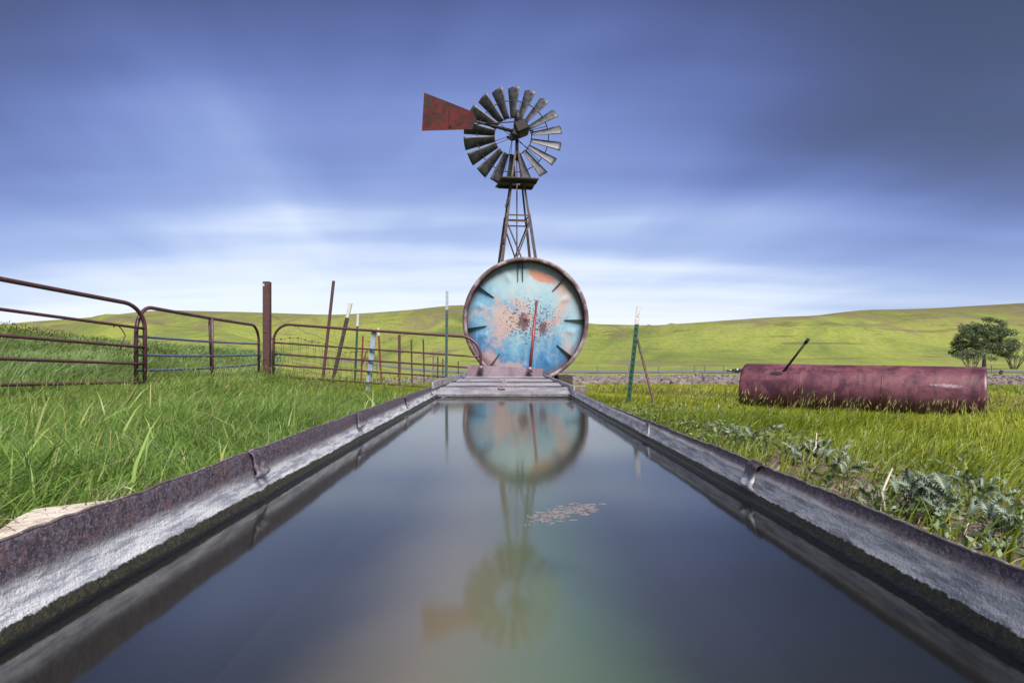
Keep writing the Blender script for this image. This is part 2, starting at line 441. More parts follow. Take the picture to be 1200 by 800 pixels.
def m_hills():
    k = N('hill_pasture')
    a = k.noise(0.020, 6, 0.62, 0.8, k.coords((1, 0.6, 1)))
    b = k.noise(0.045, 6, 0.65, 1.0, k.coords((1, 0.55, 1)))
    c = k.noise(0.9, 5, 0.7, 0, k.coords((1, 0.5, 1)))
    x, y, z = k.sepz()
    col = k.ramp(a, [(0.34, (0.078, 0.104, 0.032)), (0.45, (0.140, 0.170, 0.042)), (0.55, (0.195, 0.220, 0.050)), (0.68, (0.175, 0.165, 0.066))])
    # thin dry turf on the tops and on some shoulders
    hi = k.math('ADD', k.math('MULTIPLY', z, 0.026), k.math('MULTIPLY', b, 1.0))
    col = k.mix(k.math('MULTIPLY', k.rng(hi, 0.80, 1.20), 0.85), col, (0.118, 0.102, 0.050))
    col = k.mix(k.math('MULTIPLY', k.rng(b, 0.53, 0.66), 0.8), col, (0.135, 0.112, 0.074))
    col = k.mix(k.math('MULTIPLY', k.rng(c, 0.40, 0.66), 0.40), col, (0.080, 0.088, 0.026))
    # browner band setting off the near shoulder's crest, and a paler run of turf below it
    cr_ = k.math('DIVIDE', k.math('SUBTRACT', k.math('SUBTRACT', y, 198.0), k.math('MULTIPLY', x, 0.10)), 15.0)
    cr_ = k.math('MULTIPLY', k.math('POWER', 2.718, k.math('MULTIPLY', -1.0, k.math('MULTIPLY', cr_, cr_))), k.rng(x, 35.0, 90.0))
    col = k.mix(k.math('MULTIPLY', cr_, k.rng(b, 0.36, 0.58, 0.25, 0.9)), col, (0.150, 0.122, 0.066))
    trk = k.noise(0.10, 4, 0.6, 1.2, k.coords((0.25, 1, 6)))
    col = k.mix(k.math('MULTIPLY', k.rng(trk, 0.57, 0.65), 0.6), col, (0.070, 0.064, 0.032))
    return k.pbr(col, 0.95, 0.0, k.bump(k.math('ADD', c, k.math('MULTIPLY', b, 2.0)), 0.3, 0.8), spec=0.1)


def m_concrete():
    k = N('pale_concrete')
    a = k.noise(6, 5, 0.65)
    b = k.noise(60, 4, 0.7)
    col = k.mix(k.rng(a, 0.3, 0.7), (0.36, 0.30, 0.26), (0.50, 0.45, 0.40))
    col = k.mix(k.math('MULTIPLY', k.rng(b, 0.60, 0.70), 0.8), col, (0.13, 0.10, 0.085))
    col = k.mix(k.math('MULTIPLY', k.rng(k.noise(11, 6, 0.72), 0.50, 0.62), 0.75), col, (0.17, 0.125, 0.105))
    return k.pbr(col, 0.9, 0.0, k.bump(b, 0.6, 0.008))


def m_simple(name, a, b, scale, rough=0.85, bump=0.4, bd=0.01):
    k = N(name)
    n = k.noise(scale, 5, 0.65)
    return k.pbr(k.mix(k.rng(n, 0.3, 0.7), a, b), rough, 0.0, k.bump(n, bump, bd))


M['blade'] = m_blade(); M['vane'] = m_vane(); M['tank_face'] = m_tank_face(); M['tank_rim'] = m_tank_rim()
M['drum'] = m_drum(); M['trough'] = m_trough(); M['grate'] = m_grate(); M['plate'] = m_plate(); M['water'] = m_water()
M['ground'] = m_ground(); M['hills'] = m_hills(); M['concrete'] = m_concrete()
M['worn_edge'] = m_paint('worn_edge', (0.16, 0.135, 0.14), (0.07, 0.052, 0.056), (0.36, 0.31, 0.29), 26, 0.62, 0.5, 0.2)


def m_silt():
    """pale silt has settled down the middle; black-green weed coats the edges"""
    k = N('silt_bed')
    x, y, z = k.sepz()
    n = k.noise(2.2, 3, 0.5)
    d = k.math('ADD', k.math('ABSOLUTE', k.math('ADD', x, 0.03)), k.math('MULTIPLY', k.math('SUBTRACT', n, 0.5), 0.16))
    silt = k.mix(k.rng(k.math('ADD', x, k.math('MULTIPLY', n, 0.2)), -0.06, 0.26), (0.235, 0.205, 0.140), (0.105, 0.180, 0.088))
    col = k.mix(k.rng(d, 0.06, 0.41), silt, (0.010, 0.012, 0.009))  # darkening beside the trough walls is shade put into the bed colour
    return k.pbr(col, 0.95, 0.0, spec=0.1)


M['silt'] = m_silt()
M['asphalt'] = m_simple('asphalt_road', (0.085, 0.09, 0.105), (0.12, 0.125, 0.14), 1.2, 0.6, 0.2)
M['stone'] = m_simple('creek_stone', (0.085, 0.066, 0.062), (0.19, 0.155, 0.145), 0.9, 0.9)
M['gravel'] = m_simple('gravel_bed', (0.12, 0.098, 0.09), (0.20, 0.165, 0.15), 2.5, 0.95, 0.8, 0.05)
M['bark'] = m_simple('grey_bark', (0.085, 0.075, 0.07), (0.17, 0.155, 0.15), 6, 0.9)
M['twig'] = m_simple('bare_twig', (0.075, 0.065, 0.068), (0.12, 0.105, 0.10), 6, 0.9)
M['scum'] = m_simple('pale_scum', (0.11, 0.10, 0.108), (0.20, 0.18, 0.195), 60, 0.5, 0.3)
M['grass_l'] = m_grass('lush_grass', [(0.0, (0.078, 0.155, 0.030)), (0.35, (0.165, 0.272, 0.052)), (0.7, (0.270, 0.375, 0.098)), (0.92, (0.38, 0.40, 0.14)), (1.0, (0.33, 0.29, 0.16))])
M['grass_r'] = m_grass('pasture_grass', [(0.0, (0.15, 0.205, 0.020)), (0.35, (0.275, 0.315, 0.026)), (0.7, (0.37, 0.37, 0.038)), (0.9, (0.39, 0.33, 0.065)), (1.0, (0.28, 0.16, 0.085))])
M['grass_c'] = m_grass('crop_grass', [(0.0, (0.12, 0.205, 0.065)), (0.4, (0.23, 0.335, 0.125)), (0.75, (0.35, 0.445, 0.21)), (1.0, (0.52, 0.56, 0.38))])
M['ear'] = m_grass('seed_head', [(0.0, (0.12, 0.17, 0.035)), (0.5, (0.21, 0.22, 0.06)), (0.85, (0.26, 0.20, 0.10)), (1.0, (0.25, 0.11, 0.09))], 0.3)
M['straw'] = m_grass('dry_straw', [(0.0, (0.17, 0.12, 0.09)), (0.5, (0.33, 0.26, 0.20)), (1.0, (0.52, 0.45, 0.37))], 0.15, 0.6)
M['leaf'] = m_grass('tree_leaf', [(0.0, (0.070, 0.095, 0.048)), (0.5, (0.115, 0.145, 0.078)), (1.0, (0.17, 0.20, 0.12))], 0.35)


def m_thistle():
    k = N('thistle_leaf')
    n = k.noise(22, 4, 0.6)
    col = k.mix(k.rng(n, 0.35, 0.65), (0.075, 0.115, 0.075), (0.175, 0.220, 0.180))
    col = k.mix(k.math('MULTIPLY', k.rand(), 0.45), col, (0.10, 0.125, 0.06))
    return k.pbr(col, 0.55, 0.0, k.bump(n, 0.5, 0.004))


M['thistle'] = m_thistle()
M['stalk'] = m_simple('dry_stalk', (0.30, 0.25, 0.19), (0.50, 0.44, 0.36), 30, 0.8)


# ================================================================== mesh helpers
class MB:
    def __init__(s): s.v = []; s.f = []; s.sm = []

    def add(s, vs, fs, smooth=False):
        o = len(s.v); s.v += [tuple(p) for p in vs]
        for f in fs: s.f.append(tuple(i + o for i in f)); s.sm.append(smooth)
        return s

    def box(s, c, size, rot=None, bev=0.0):
        hx, hy, hz = size[0] / 2, size[1] / 2, size[2] / 2
        if bev <= 0:
            vs = [Vector((a * hx, b * hy, d * hz)) for d in (-1, 1) for a, b in ((-1, -1), (1, -1), (1, 1), (-1, 1))]
            fs = [(3, 2, 1, 0), (4, 5, 6, 7), (0, 1, 5, 4), (1, 2, 6, 5), (2, 3, 7, 6), (3, 0, 4, 7)]
        else:
            pts = []
            for a, b in ((-1, -1), (1, -1), (1, 1), (-1, 1)):
                if a * b > 0: pts += [(a * (hx), b * (hy - bev)), (a * (hx - bev), b * hy)] if (a, b) == (1, 1) else [(a * hx, b * (hy - bev)), (a * (hx - bev), b * hy)]
                else: pts += [(a * (hx - bev), b * hy), (a * hx, b * (hy - bev))]
            pts.sort(key=lambda p: math.atan2(p[1], p[0]))
            vs = []
            for zz, ins in ((-hz, bev), (-hz + bev, 0), (hz - bev, 0), (hz, bev)):
                for p in pts: vs.append(Vector((p[0] * (1 - ins / hx), p[1] * (1 - ins / hy), zz)))
            fs = []
            for L in range(3):
                for i in range(8): fs.append((L * 8 + i, L * 8 + (i + 1) % 8, L * 8 + 8 + (i + 1) % 8, L * 8 + 8 + i))
            fs.append(tuple(range(7, -1, -1))); fs.append(tuple(range(24, 32)))
        R = rot or Matrix.Identity(3)
        return s.add([R @ p + Vector(c) for p in vs], fs)

    def tube(s, pts, r, n=10, cap=True, smooth=True):
        pts = [Vector(p) for p in pts]
        k = len(pts)
        rs = r if isinstance(r, (list, tuple)) else [r] * k
        T = []
        for i in range(k):
            a = pts[max(i - 1, 0)]; b = pts[min(i + 1, k - 1)]
            T.append((b - a).normalized())
        up = Vector((0, 0, 1)) if abs(T[0].z) < 0.9 else Vector((1, 0, 0))
        X = T[0].cross(up).normalized()
        vs = []
        for i in range(k):
            X = (X - T[i] * X.dot(T[i])).normalized()
            Y = T[i].cross(X)
            for j in range(n):
                a = 2 * math.pi * j / n
                vs.append(pts[i] + (X * math.cos(a) + Y * math.sin(a)) * rs[i])
        fs = []
        for i in range(k - 1):
            for j in range(n):
                fs.append((i * n + j, i * n + (j + 1) % n, (i + 1) * n + (j + 1) % n, (i + 1) * n + j))
        s.add(vs, fs, smooth)
        if cap:
            o = len(s.v) - len(vs)
            s.f.append(tuple(o + j for j in range(n - 1, -1, -1))); s.sm.append(False)
            s.f.append(tuple(o + (k - 1) * n + j for j in range(n))); s.sm.append(False)
        return s

    def bar(s, a, b, w, t, twist=0.0):
        a, b = Vector(a), Vector(b)
        d = b - a
        z = d.normalized()
        x = z.cross(Vector((0, 1, 0)))
        if x.length < 0.1: x = z.cross(Vector((1, 0, 0)))
        x.normalize(); y = z.cross(x)
        q = Quaternion(z, twist)
        x = q @ x; y = q @ y
        R = Matrix((x, y, z)).transposed()
        return s.box((a + b) / 2, (w, t, d.length), R)

    def lathe_y(s, prof, n=64, c=(0, 0, 0), smooth=True):
        """profile (r, y) turned round the Y axis"""
        vs = []
        for r, y in prof:
            for j in range(n):
                a = 2 * math.pi * j / n
                vs.append((c[0] + r * math.cos(a), c[1] + y, c[2] + r * math.sin(a)))
        fs = []
        for i in range(len(prof) - 1):
            for j in range(n):
                fs.append((i * n + j, (i + 1) * n + j, (i + 1) * n + (j + 1) % n, i * n + (j + 1) % n))
        return s.add(vs, fs, smooth)

    def mesh(s, name, m):
        me = bpy.data.meshes.new(name)
        me.from_pydata(s.v, [], s.f)
        me.polygons.foreach_set('use_smooth', s.sm)
        me.materials.append(m)
        me.update()
        return me

    def build(s, name, m, parent=None, loc=None):
        return link(name, s.mesh(name, m), parent, loc)


def link(name, me, parent=None, loc=None):
    o = bpy.data.objects.new(name, me)
    scene.collection.objects.link(o)
    if parent is not None: o.parent = parent
    if loc is not None: o.location = loc
    return o


def empty(name, loc=(0, 0, 0), rz=0.0):
    o = bpy.data.objects.new(name, None)
    scene.collection.objects.link(o)
    o.location = loc; o.rotation_euler.z = rz; o.empty_display_size = 0.2
    return o


def tag(o, label=None, cat=None, group=None, kind=None):
    if label: o['label'] = label
    if cat: o['category'] = cat
    if group: o['group'] = group
    if kind: o['kind'] = kind
    return o


def at(px, py, Y):
    """a point of the place at depth Y, from where it sits in the 1200x800 picture"""
    return Vector(((px - 594) / 700 * Y, Y, CAMZ + (418 - py) / 700 * Y))


def ss(x):
    x = np.clip(x, 0, 1); return x * x * (3 - 2 * x)


# smooth value noise for layout
_tab = rng.random((256, 256))


def vnoise(x, y):
    x = np.asarray(x, float); y = np.asarray(y, float)
    xi = np.floor(x).astype(int); yi = np.floor(y).astype(int)
    fx = x - xi; fy = y - yi
    fx = fx * fx * (3 - 2 * fx); fy = fy * fy * (3 - 2 * fy)
    g = lambda a, b: _tab[a & 255, b & 255]
    return (g(xi, yi) * (1 - fx) + g(xi + 1, yi) * fx) * (1 - fy) + (g(xi, yi + 1) * (1 - fx) + g(xi + 1, yi + 1) * fx) * fy


def fbm(x, y, o=4):
    t = 0; a = 0.5; n = 0
    for i in range(o):
        t = t + a * vnoise(x * 2 ** i + 17.3 * i, y * 2 ** i + 9.1 * i); n += a; a *= 0.5
    return t / n


# ================================================================== terrain
BY = [-80, -5, 4, 7, 12, 20, 28, 42, 52, 70, 110, 2000]
BZ = [0.0, 0.0, 0.0, -0.14, -0.33, -0.72, -1.0, -1.25, -1.32, -1.40, -1.40, -1.4]
SKX = np.array([-3000, -600, -100, 90, 140, 200, 310, 400, 480, 545, 616, 690, 760, 830, 900, 950, 1000, 1080, 1200, 1400, 1900, 3500], float)
SKO = np.array([40, 30, 24, 37, 46, 53, 50, 47, 52, 58, 53, 37, 36, 41, 46, 47.5, 54, 56, 63, 72, 66, 60], float)
RY = 320.0
RX = (SKX - 594) / 700 * RY
RZ = CAMZ + SKO / 700 * RY


def gz(X, Y):
    X = np.asarray(X, float); Y = np.asarray(Y, float)
    z = np.interp(Y, BY, BZ)
    z = np.where((Y > 4) & (Y < 110), (np.interp(Y - 1.5, BY, BZ) + z + np.interp(Y + 1.5, BY, BZ)) / 3, z)
    # bank of the crop field, left of the gates
    bank = 2.05 * ss((-X - 5.0) / 17) * ss((Y - 1) / 17) * (1 - 0.75 * ss((Y - 40) / 60))
    z = z + bank + 0.27 * ss((-X - 2.9) / 1.8) * ss((Y - 5) / 5) * (1 - ss((Y - 14) / 8)) - 0.10 * ss((X - 1.6) / 1.5) * ss((Y - 2.5) / 4) * (1 - ss((Y - 9) / 5)) - 0.05 * ss((-X - 1.5) / 3) * (1 - ss((Y - 10) / 10)) - 0.04 * ss((X - 1.3) / 3) * (1 - ss((Y - 10) / 10))
    z = z + 0.05 * (fbm(X * 0.5 + 40, Y * 0.5 + 40, 3) - 0.5) * ss((np.abs(X) - 0.9) / 1.0)
    # hills
    # average the ridge line a little so that it rolls
    R = sum(np.interp(X + d, RX, RZ) for d in (-6, -3, 0, 3, 6)) / 5
    t = ss((Y - 112) / (RY - 112))
    h = (R + 1.4) * (0.10 * t + 0.35 * t ** 2 + 0.55 * t ** 3)
    fold = (fbm(X / 95 + 3.1, Y / 70 + 8.2, 3) - 0.5) * 30 + (0.5 - np.abs(vnoise((X + 0.55 * Y) / 48, (Y - 0.3 * X) / 120) - 0.5) * 2) * 18 + (vnoise((X + 0.25 * Y) / 34 + 7, Y / 150) - 0.5) * 13 + (fbm(X / 22 + 1, Y / 40, 2) - 0.5) * 6
    h = h + fold * t * (1 - t) * 2.0
    # a nearer shoulder on the right
    sp = ss((X - 15) / 130)
    h = h + (3.0 + 6.0 * sp) * np.exp(-((Y - 190 - 0.10 * X) / 24) ** 2) * sp
    back = np.clip((Y - RY) / 200, 0, 3)
    h = h - back * 9
    return z + np.where(Y > 112, h, 0)


def sheet(name, xs, ys, m, fn=gz, off=0.0):
    GX, GY = np.meshgrid(xs, ys)
    GZ = fn(GX, GY) + off
    v = np.stack([GX.ravel(), GY.ravel(), GZ.ravel()], 1)
    nx, ny = len(xs), len(ys)
    i = (np.arange(ny - 1)[:, None] * nx + np.arange(nx - 1)[None]).ravel()
    f = np.stack([i, i + 1, i + nx + 1, i + nx], 1)
    me = bpy.data.meshes.new(name)
    me.from_pydata(v.tolist(), [], f.tolist())
    me.polygons.foreach_set('use_smooth', np.ones(len(f), bool))
    me.materials.append(m)
    return link(name, me)


def spaced(lo, hi, near, step, grow):
    """grid lines, dense round zero"""
    p = [0.0]; s = step
    while p[-1] < hi:
        if p[-1] > near: s *= grow
        p.append(p[-1] + s)
    p[-1] = hi
    q = [0.0]; s = step
    while q[-1] > lo:
        if q[-1] < -near: s *= grow
        q.append(q[-1] - s)
    q[-1] = lo
    return np.array(q[:0:-1] + p)


# ground has a slot where the trough stands, closed by the trough's own sheet
gx = spaced(-900, 900, 9, 0.2, 1.09)
gx = np.sort(np.concatenate([gx[np.abs(np.abs(gx) - 0.6) > 0.01], [-0.60, -0.572, -0.557, 0.557, 0.572, 0.60]]))
gy = np.concatenate([np.arange(-60, -2, 4), np.sort(np.concatenate([np.arange(-2, 14, 0.2), [7.62, 7.65]])), np.linspace(14.1, 40, 80), np.linspace(40.7, 112, 70)])


def gz_near(X, Y):
    z = gz(X, Y)
    inside = (np.abs(X) < 0.56) & (Y > -1.0) & (Y < 7.63)
    return np.where(inside, -0.30, z)


tag(sheet('ground', gx, gy, M['ground'], gz_near), kind='structure')
hx = np.concatenate([np.linspace(-900, -420, 40), np.linspace(-414, 420, 150), np.linspace(430, 900, 40)])
hy = np.concatenate([np.linspace(112, 340, 75), np.linspace(345, 900, 30)])
tag(sheet('hills', hx, hy, M['hills']), kind='structure')


def road_pts(x): return 66 + 0.02 * x


rx = np.linspace(-20, 160, 90)
rv, rf = [], []
for i, x in enumerate(rx):
    for dy in (0, 3.6, 7.2):
        Y = road_pts(x) + dy
        rv.append((x, Y, float(gz(x, Y)) + 0.05 + 0.05 * (dy == 3.6) + dy * 0.012))
for i in range(len(rx) - 1):
    for j in range(2):
        a = i * 3 + j; rf.append((a, a + 3, a + 4, a + 1))
tag(MB().add(rv, rf, True).build('road', M['asphalt']), kind='structure')

# ================================================================== stock trough
WZ = 0.112
TY0, TY1 = -0.9, 7.6


def rimz(side, Y):
    if side < 0: return float(CAMZ - np.interp(Y, [-1, 0.6, 2.2, 4.2, 7.6], [0.200, 0.203, 0.206, 0.220, 0.226]))
    return float(CAMZ - np.interp(Y, [-1, 0.6, 1.4, 3.0, 4.7, 7.6], [0.226, 0.230, 0.232, 0.250, 0.256, 0.258]))


def wallx(side, Y):
    if side < 0: return float(-np.interp(Y, [-1, 4.5, 7.6], [0.55, 0.552, 0.50]))
    return float(np.interp(Y, [-1, 0.8, 3.0, 4.7, 7.6], [0.552, 0.548, 0.515, 0.50, 0.46]))


trough = empty('stock_trough', (0, 0, 0))
tag(trough, 'long sunken galvanised stock trough with white crust above its waterline', 'trough')
joints = [TY0, 0.28, 1.28, 2.18, 3.22, 4.30, 5.4, 6.5, TY1]
for side in (-1, 1):
    for a, b in zip(joints[:-1], joints[1:]):
        n = max(16, int((b - a) / (0.012 if a < 1.3 else 0.03)))
        ys = np.linspace(a, b + (0.018 if b < TY1 else 0), n)
        vs, fs = [], []
        for i, Y in enumerate(ys):
            top = rimz(side, Y) + 0.007 * (fbm(Y * 6 + 31 * side, 3.7, 3) - 0.5) + 0.0045 * (fbm(Y * 40, 8.0 + side, 2) - 0.5)
            x0 = abs(wallx(side, Y)) + 0.006 * (fbm(Y * 3 + 5 * side, 1.1, 3) - 0.5)
            lap = 0.0025 if i >= n - 2 and b < TY1 else 0.0
            # from the outer foot, over the lip, down the inside to the floor
            prof = [(0.010, -0.05), (0.008, 0.06), (0.0075, top - 0.018), (0.0075, top - 0.004), (0.0065, top), (0.0035, top), (0.0022, top - 0.004),
                    (0.0, top - 0.02), (-0.001, 0.172), (-0.004, 0.158), (-0.009, 0.143), (-0.014, 0.132), (-0.021, 0.120), (-0.0245, 0.108), (-0.025, 0.02), (-0.03, -0.20)]
            for q, (dx, z) in enumerate(prof):
                vs.append((side * (x0 + dx - (lap if q > 4 else -lap)), Y, z))
        k = len(prof)
        for i in range(n - 1):
            for j in range(k - 1):
                f = (i * k + j, (i + 1) * k + j, (i + 1) * k + j + 1, i * k + j + 1)
                fs.append(f if side < 0 else f[::-1])
        MB().add(vs, fs, True).build('side_panel', M['trough'], trough)
        MB().tube([Vector(vs[i * k + 4]) + Vector((-side * 0.0015, 0, 0.0005)) for i in range(n)], 0.0024, 5).build('rim_edge', M['worn_edge'], trough)
    # bent joint flaps where the sheets lap
    for jy in joints[1:-2]:
        top = rimz(side, jy); x0 = abs(wallx(side, jy))
        m = MB()
        rows, cols = 14, 9
        vs, fs = [], []
        for r in range(rows):
            t = r / (rows - 1)
            z = top + 0.004 - t * 0.058
            for c in range(cols):
                s_ = c / (cols - 1)
                yy = jy - 0.004 + 0.055 * s_ + 0.006 * math.sin(t * 5 + jy * 9)
                lift = 0.002 + 0.006 * t + 0.006 * math.exp(-((s_ - 0.12) / 0.14) ** 2) * (0.5 + 0.5 * t) + 0.006 * math.exp(-((s_ - 0.88) / 0.14) ** 2) * (0.25 + 0.75 * t)
                lift += 0.013 * math.exp(-((t - 0.86) / 0.12) ** 2) * (0.5 + 0.5 * math.sin(s_ * 9 + jy * 5)) + 0.004 * (fbm(jy * 9 + s_ * 5, t * 6, 2) - 0.5)
                if t < 0.1: lift = -0.006
                vs.append((side * (x0 - lift), yy, z + 0.004 * (fbm(s_ * 4 + jy * 7, t * 3 + side, 2) - 0.5)))
        for r in range(rows - 1):
            for c in range(cols - 1):
                f = (r * cols + c, r * cols + c + 1, (r + 1) * cols + c + 1, (r + 1) * cols + c)
                fs.append(f if side < 0 else f[::-1])
        o = m.add(vs, fs, True).build('joint_flap', M['trough'], trough)
        sm = o.modifiers.new('thick', 'SOLIDIFY'); sm.thickness = 0.003
# ends and floor
for Y, nm in ((TY0, 'end_panel'), (TY1, 'end_panel')):
    MB().box((0, Y, 0.03), (1.1 if Y < 0 else 0.96, 0.006, 0.42)).build(nm, M['trough'], trough)
MB().box((0, (TY0 + TY1) / 2, -0.21), (1.06, TY1 - TY0 - 0.02, 0.02)).build('floor_sheet', M['trough'], trough)
# silt settled on the trough floor, seen through the murky water
xs = np.linspace(-0.49, 0.49, 31); ys = np.linspace(TY0 + 0.01, TY1 - 0.01, 120)
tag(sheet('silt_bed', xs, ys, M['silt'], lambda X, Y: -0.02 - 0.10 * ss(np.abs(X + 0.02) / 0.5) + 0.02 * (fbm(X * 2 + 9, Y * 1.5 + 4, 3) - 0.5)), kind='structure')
# water: a closed body from the surface down to the silt
vs = []; yy = np.linspace(TY0 + 0.02, TY1 - 0.02, 40)
for Y in yy:
    xl, xr = wallx(-1, Y) + 0.0265, wallx(1, Y) - 0.0265
    vs += [(xl, Y, WZ), (xr, Y, WZ), (xr, Y, -0.12), (xl, Y, -0.12)]
fs = []
for i in range(39):
    a = 4 * i; b = a + 4
    fs += [(a, a + 1, b + 1, b), (a + 1, a + 2, b + 2, b + 1), (a + 2, a + 3, b + 3, b + 2), (a + 3, a, b, b + 3)]
fs += [(3, 2, 1, 0), (156, 157, 158, 159)]
tag(MB().add(vs, fs).build('water', M['water']), kind='structure')

# steel grate over the far end: sloping cross slats between two side rails, and an upright plate at the back
grate = empty('trough_grate', (0, 4.5, 0.17))
tag(grate, 'rusty steel grate of sloping cross slats over the end of the trough', 'grate')


def gpart(mb, name, m=None): return mb.build(name, m or M['grate'], grate, (0, -4.5, -0.17))


def slat(y0, d0, y1, d1, drop):
    xl0, xr0 = wallx(-1, y0) + 0.012, wallx(1, y0) - 0.012
    xl1, xr1 = wallx(-1, y1) + 0.012, wallx(1, y1) - 0.012
    n = 24
    vs, fs = [], []
    for i in range(n + 1):
        t = i / n
        wob = 0.004 * (fbm(t * 7 + y0, y0, 2) - 0.5)
        xa = xl0 + (xr0 - xl0) * t; xb = xl1 + (xr1 - xl1) * t
        za, zb = CAMZ - d0 + wob, CAMZ - d1 + wob
        vs += [(xa, y0 + 0.01, za - drop), (xa, y0, za), (xb, y1, zb), (xb, y1 + 0.008, zb - 0.02), (xa, y0 + 0.016, za - 0.012)]
    for i in range(n):
        a = i * 5; b = a + 5
        for p, q in ((0, 1), (1, 2), (2, 3), (3, 4), (4, 0)): fs.append((a + p, b + p, b + q, a + q))
    fs += [(0, 4, 3, 2, 1), (n * 5, n * 5 + 1, n * 5 + 2, n * 5 + 3, n * 5 + 4)]
    return MB().add(vs, fs)


gpart(slat(4.53, 0.283, 4.80, 0.243, 0.018), 'slat')
gpart(slat(5.15, 0.249, 5.50, 0.236, 0.014), 'slat')
gpart(slat(5.97, 0.245, 6.45, 0.236, 0.012), 'slat')
gpart(slat(6.98, 0.246, 7.30, 0.238, 0.012), 'slat')
for s in (-1, 1):
    m = MB(); pts = []
    for Y in np.linspace(4.45, 7.58, 14):
        pts.append((wallx(s, Y) + s * 0.0, Y, rimz(s, Y) + 0.008 if s < 0 else rimz(s, Y) + 0.012))
    for p, q in zip(pts[:-1], pts[1:]): m.bar(p, q, 0.014, 0.05, math.pi / 2)
    gpart(m, 'side_rail')
for (x, y, d) in ((-0.04, 4.72, 0.248), (-0.02, 5.9, 0.246)):
    m = MB()
    m.box((x, y, CAMZ - d + 0.006), (0.055, 0.10, 0.012), Matrix.Rotation(0.12, 3, 'X'), 0.003)
    m.tube([(x, y - 0.02, CAMZ - d + 0.008), (x, y - 0.02, CAMZ - d + 0.026)], 0.011, 6)
    gpart(m, 'bolted_tab', M['plate'])
# back plate with two pipe clamps
pl = MB()
vs = []
A, B, C_, D = at(547.5, 443, 7.5), at(636.5, 444, 7.5), at(636, 431.5, 7.52), at(548.5, 427.5, 7.52)
for P in (A, B, C_, D): vs.append(P)
for P in (A, B, C_, D): vs.append(P + Vector((0, 0.012, 0)))
pl.add(vs, [(0, 1, 2, 3), (7, 6, 5, 4), (0, 4, 5, 1), (1, 5, 6, 2), (2, 6, 7, 3), (3, 7, 4, 0)])
gpart(pl, 'back_plate', M['plate'])
for px, py in ((563.5, 433), (621, 434.5)):
    c = at(px, py, 7.46)
    m = MB()
    m.box(c + Vector((0, 0.0, -0.005)), (0.085, 0.05, 0.028), None, 0.006)
    m.tube([c + Vector((0, 0, 0.0)), c + Vector((0, 0, 0.05))], [0.036, 0.028], 10)
    for dx in (-0.03, 0.03): m.tube([c + Vector((dx, -0.028, 0)), c + Vector((dx, -0.045, 0))], 0.009, 6)
    gpart(m, 'pipe_clamp', M['plate'])
# leaning red pole held in a clamp
a_, b_ = at(621, 433, 7.46), at(629, 352, 7.60)
rp = empty('leaning_pole', a_)
tag(rp, 'slim red pole leaning up from a clamp before the blue tank', 'pole')
m = MB().tube([(0, 0, 0), (b_ - a_) * 0.80], [0.021, 0.019], 10)
m.build('shaft', M['red_pole'], rp)
m = MB().tube([(b_ - a_) * 0.78, (b_ - a_) * 0.84, (b_ - a_) * 0.985, (b_ - a_)], [0.013, 0.013, 0.017, 0.017], 8)
m.build('tip', M['red_pole'], rp)

# film of scum floating on the water
m = MB()
for i in range(150):
    t = rng.random()
    px = 628 + 62 * t + rng.normal(0, 8); py = 609 - 16 * t + rng.normal(0, 4.5) * (1.1 - 0.6 * t)
    Y = 0.308 * 700 / (py - 418); X = (px - 594) / 700 * Y
    w_, h_ = 0.002 + 0.008 * rng.random() ** 2, 0.0008 + 0.002 * rng.random()
    nn_ = 9; ring = []
    for j in range(nn_):
        a = 2 * math.pi * j / nn_; r = 0.55 + 0.8 * rng.random()
        ring.append((X + w_ * r * math.cos(a), Y + h_ * r * math.sin(a), WZ + 0.0004 + 0.000008 * i))
    low = [(x, y, WZ - 0.0008) for x, y, z in ring]
    m.add(ring + low, [tuple(range(nn_))] + [(j, j + nn_, (j + 1) % nn_ + nn_, (j + 1) % nn_) for j in range(nn_)])
tag(m.build('floating_scum', M['scum']), 'pale film of scum flakes floating on the trough water', 'scum', kind='stuff')

# concrete apron beside the trough on the left
vs, fs = [], []
ny = 40
for i, Y in enumerate(np.linspace(-0.5, 2.0, ny)):
    e = 1.10 - 0.48 * float(ss((Y - 1.35) / 0.55)) + 0.26 * (fbm(Y * 5.2, 4.4, 4) - 0.5)
    for x, z in ((-0.575, 0.03), (-0.575, 0.062), (-e + 0.02, 0.058), (-e, 0.045), (-e - 0.01, -0.05)):
        vs.append((x, Y, z + (0.004 * (fbm(x * 9, Y * 9, 2) - 0.5) if z > 0.04 else 0)))
for i in range(ny - 1):
    for j in range(4): fs.append((i * 5 + j, i * 5 + j + 1, i * 5 + 6 + j, i * 5 + 5 + j))
tag(MB().add(vs, fs).build('concrete_apron', M['concrete']), kind='structure')

# ================================================================== blue tank
TK = Vector((0.383, 12.2, 1.17)); TR = 1.285
tank = empty('storage_tank', (TK.x, TK.y, float(gz(TK.x, TK.y))))
tag(tank, 'big round tank lying on its side, faded blue end patched with rust', 'tank')
dz = TK.z - tank.location.z
Lc = (0, 0, dz)
n = 96
prof = [(TR - 0.078, 0.02), (TR - 0.078, 0.0), (TR, -0.004), (TR + 0.006, 0.02), (TR, 0.05), (TR - 0.012, 0.07), (TR - 0.012, 2.55), (TR - 0.25, 2.75), (0.02, 2.85)]
MB().lathe_y(prof, n).build('shell', M['tank_rim'], tank, Lc)
prof = [(TR - 0.078, 0.001), (TR - 0.081, 0.02), (TR - 0.083, 0.17)]
MB().lathe_y(prof[::-1], n).build('rim_lining', M['dark_iron'], tank, Lc)
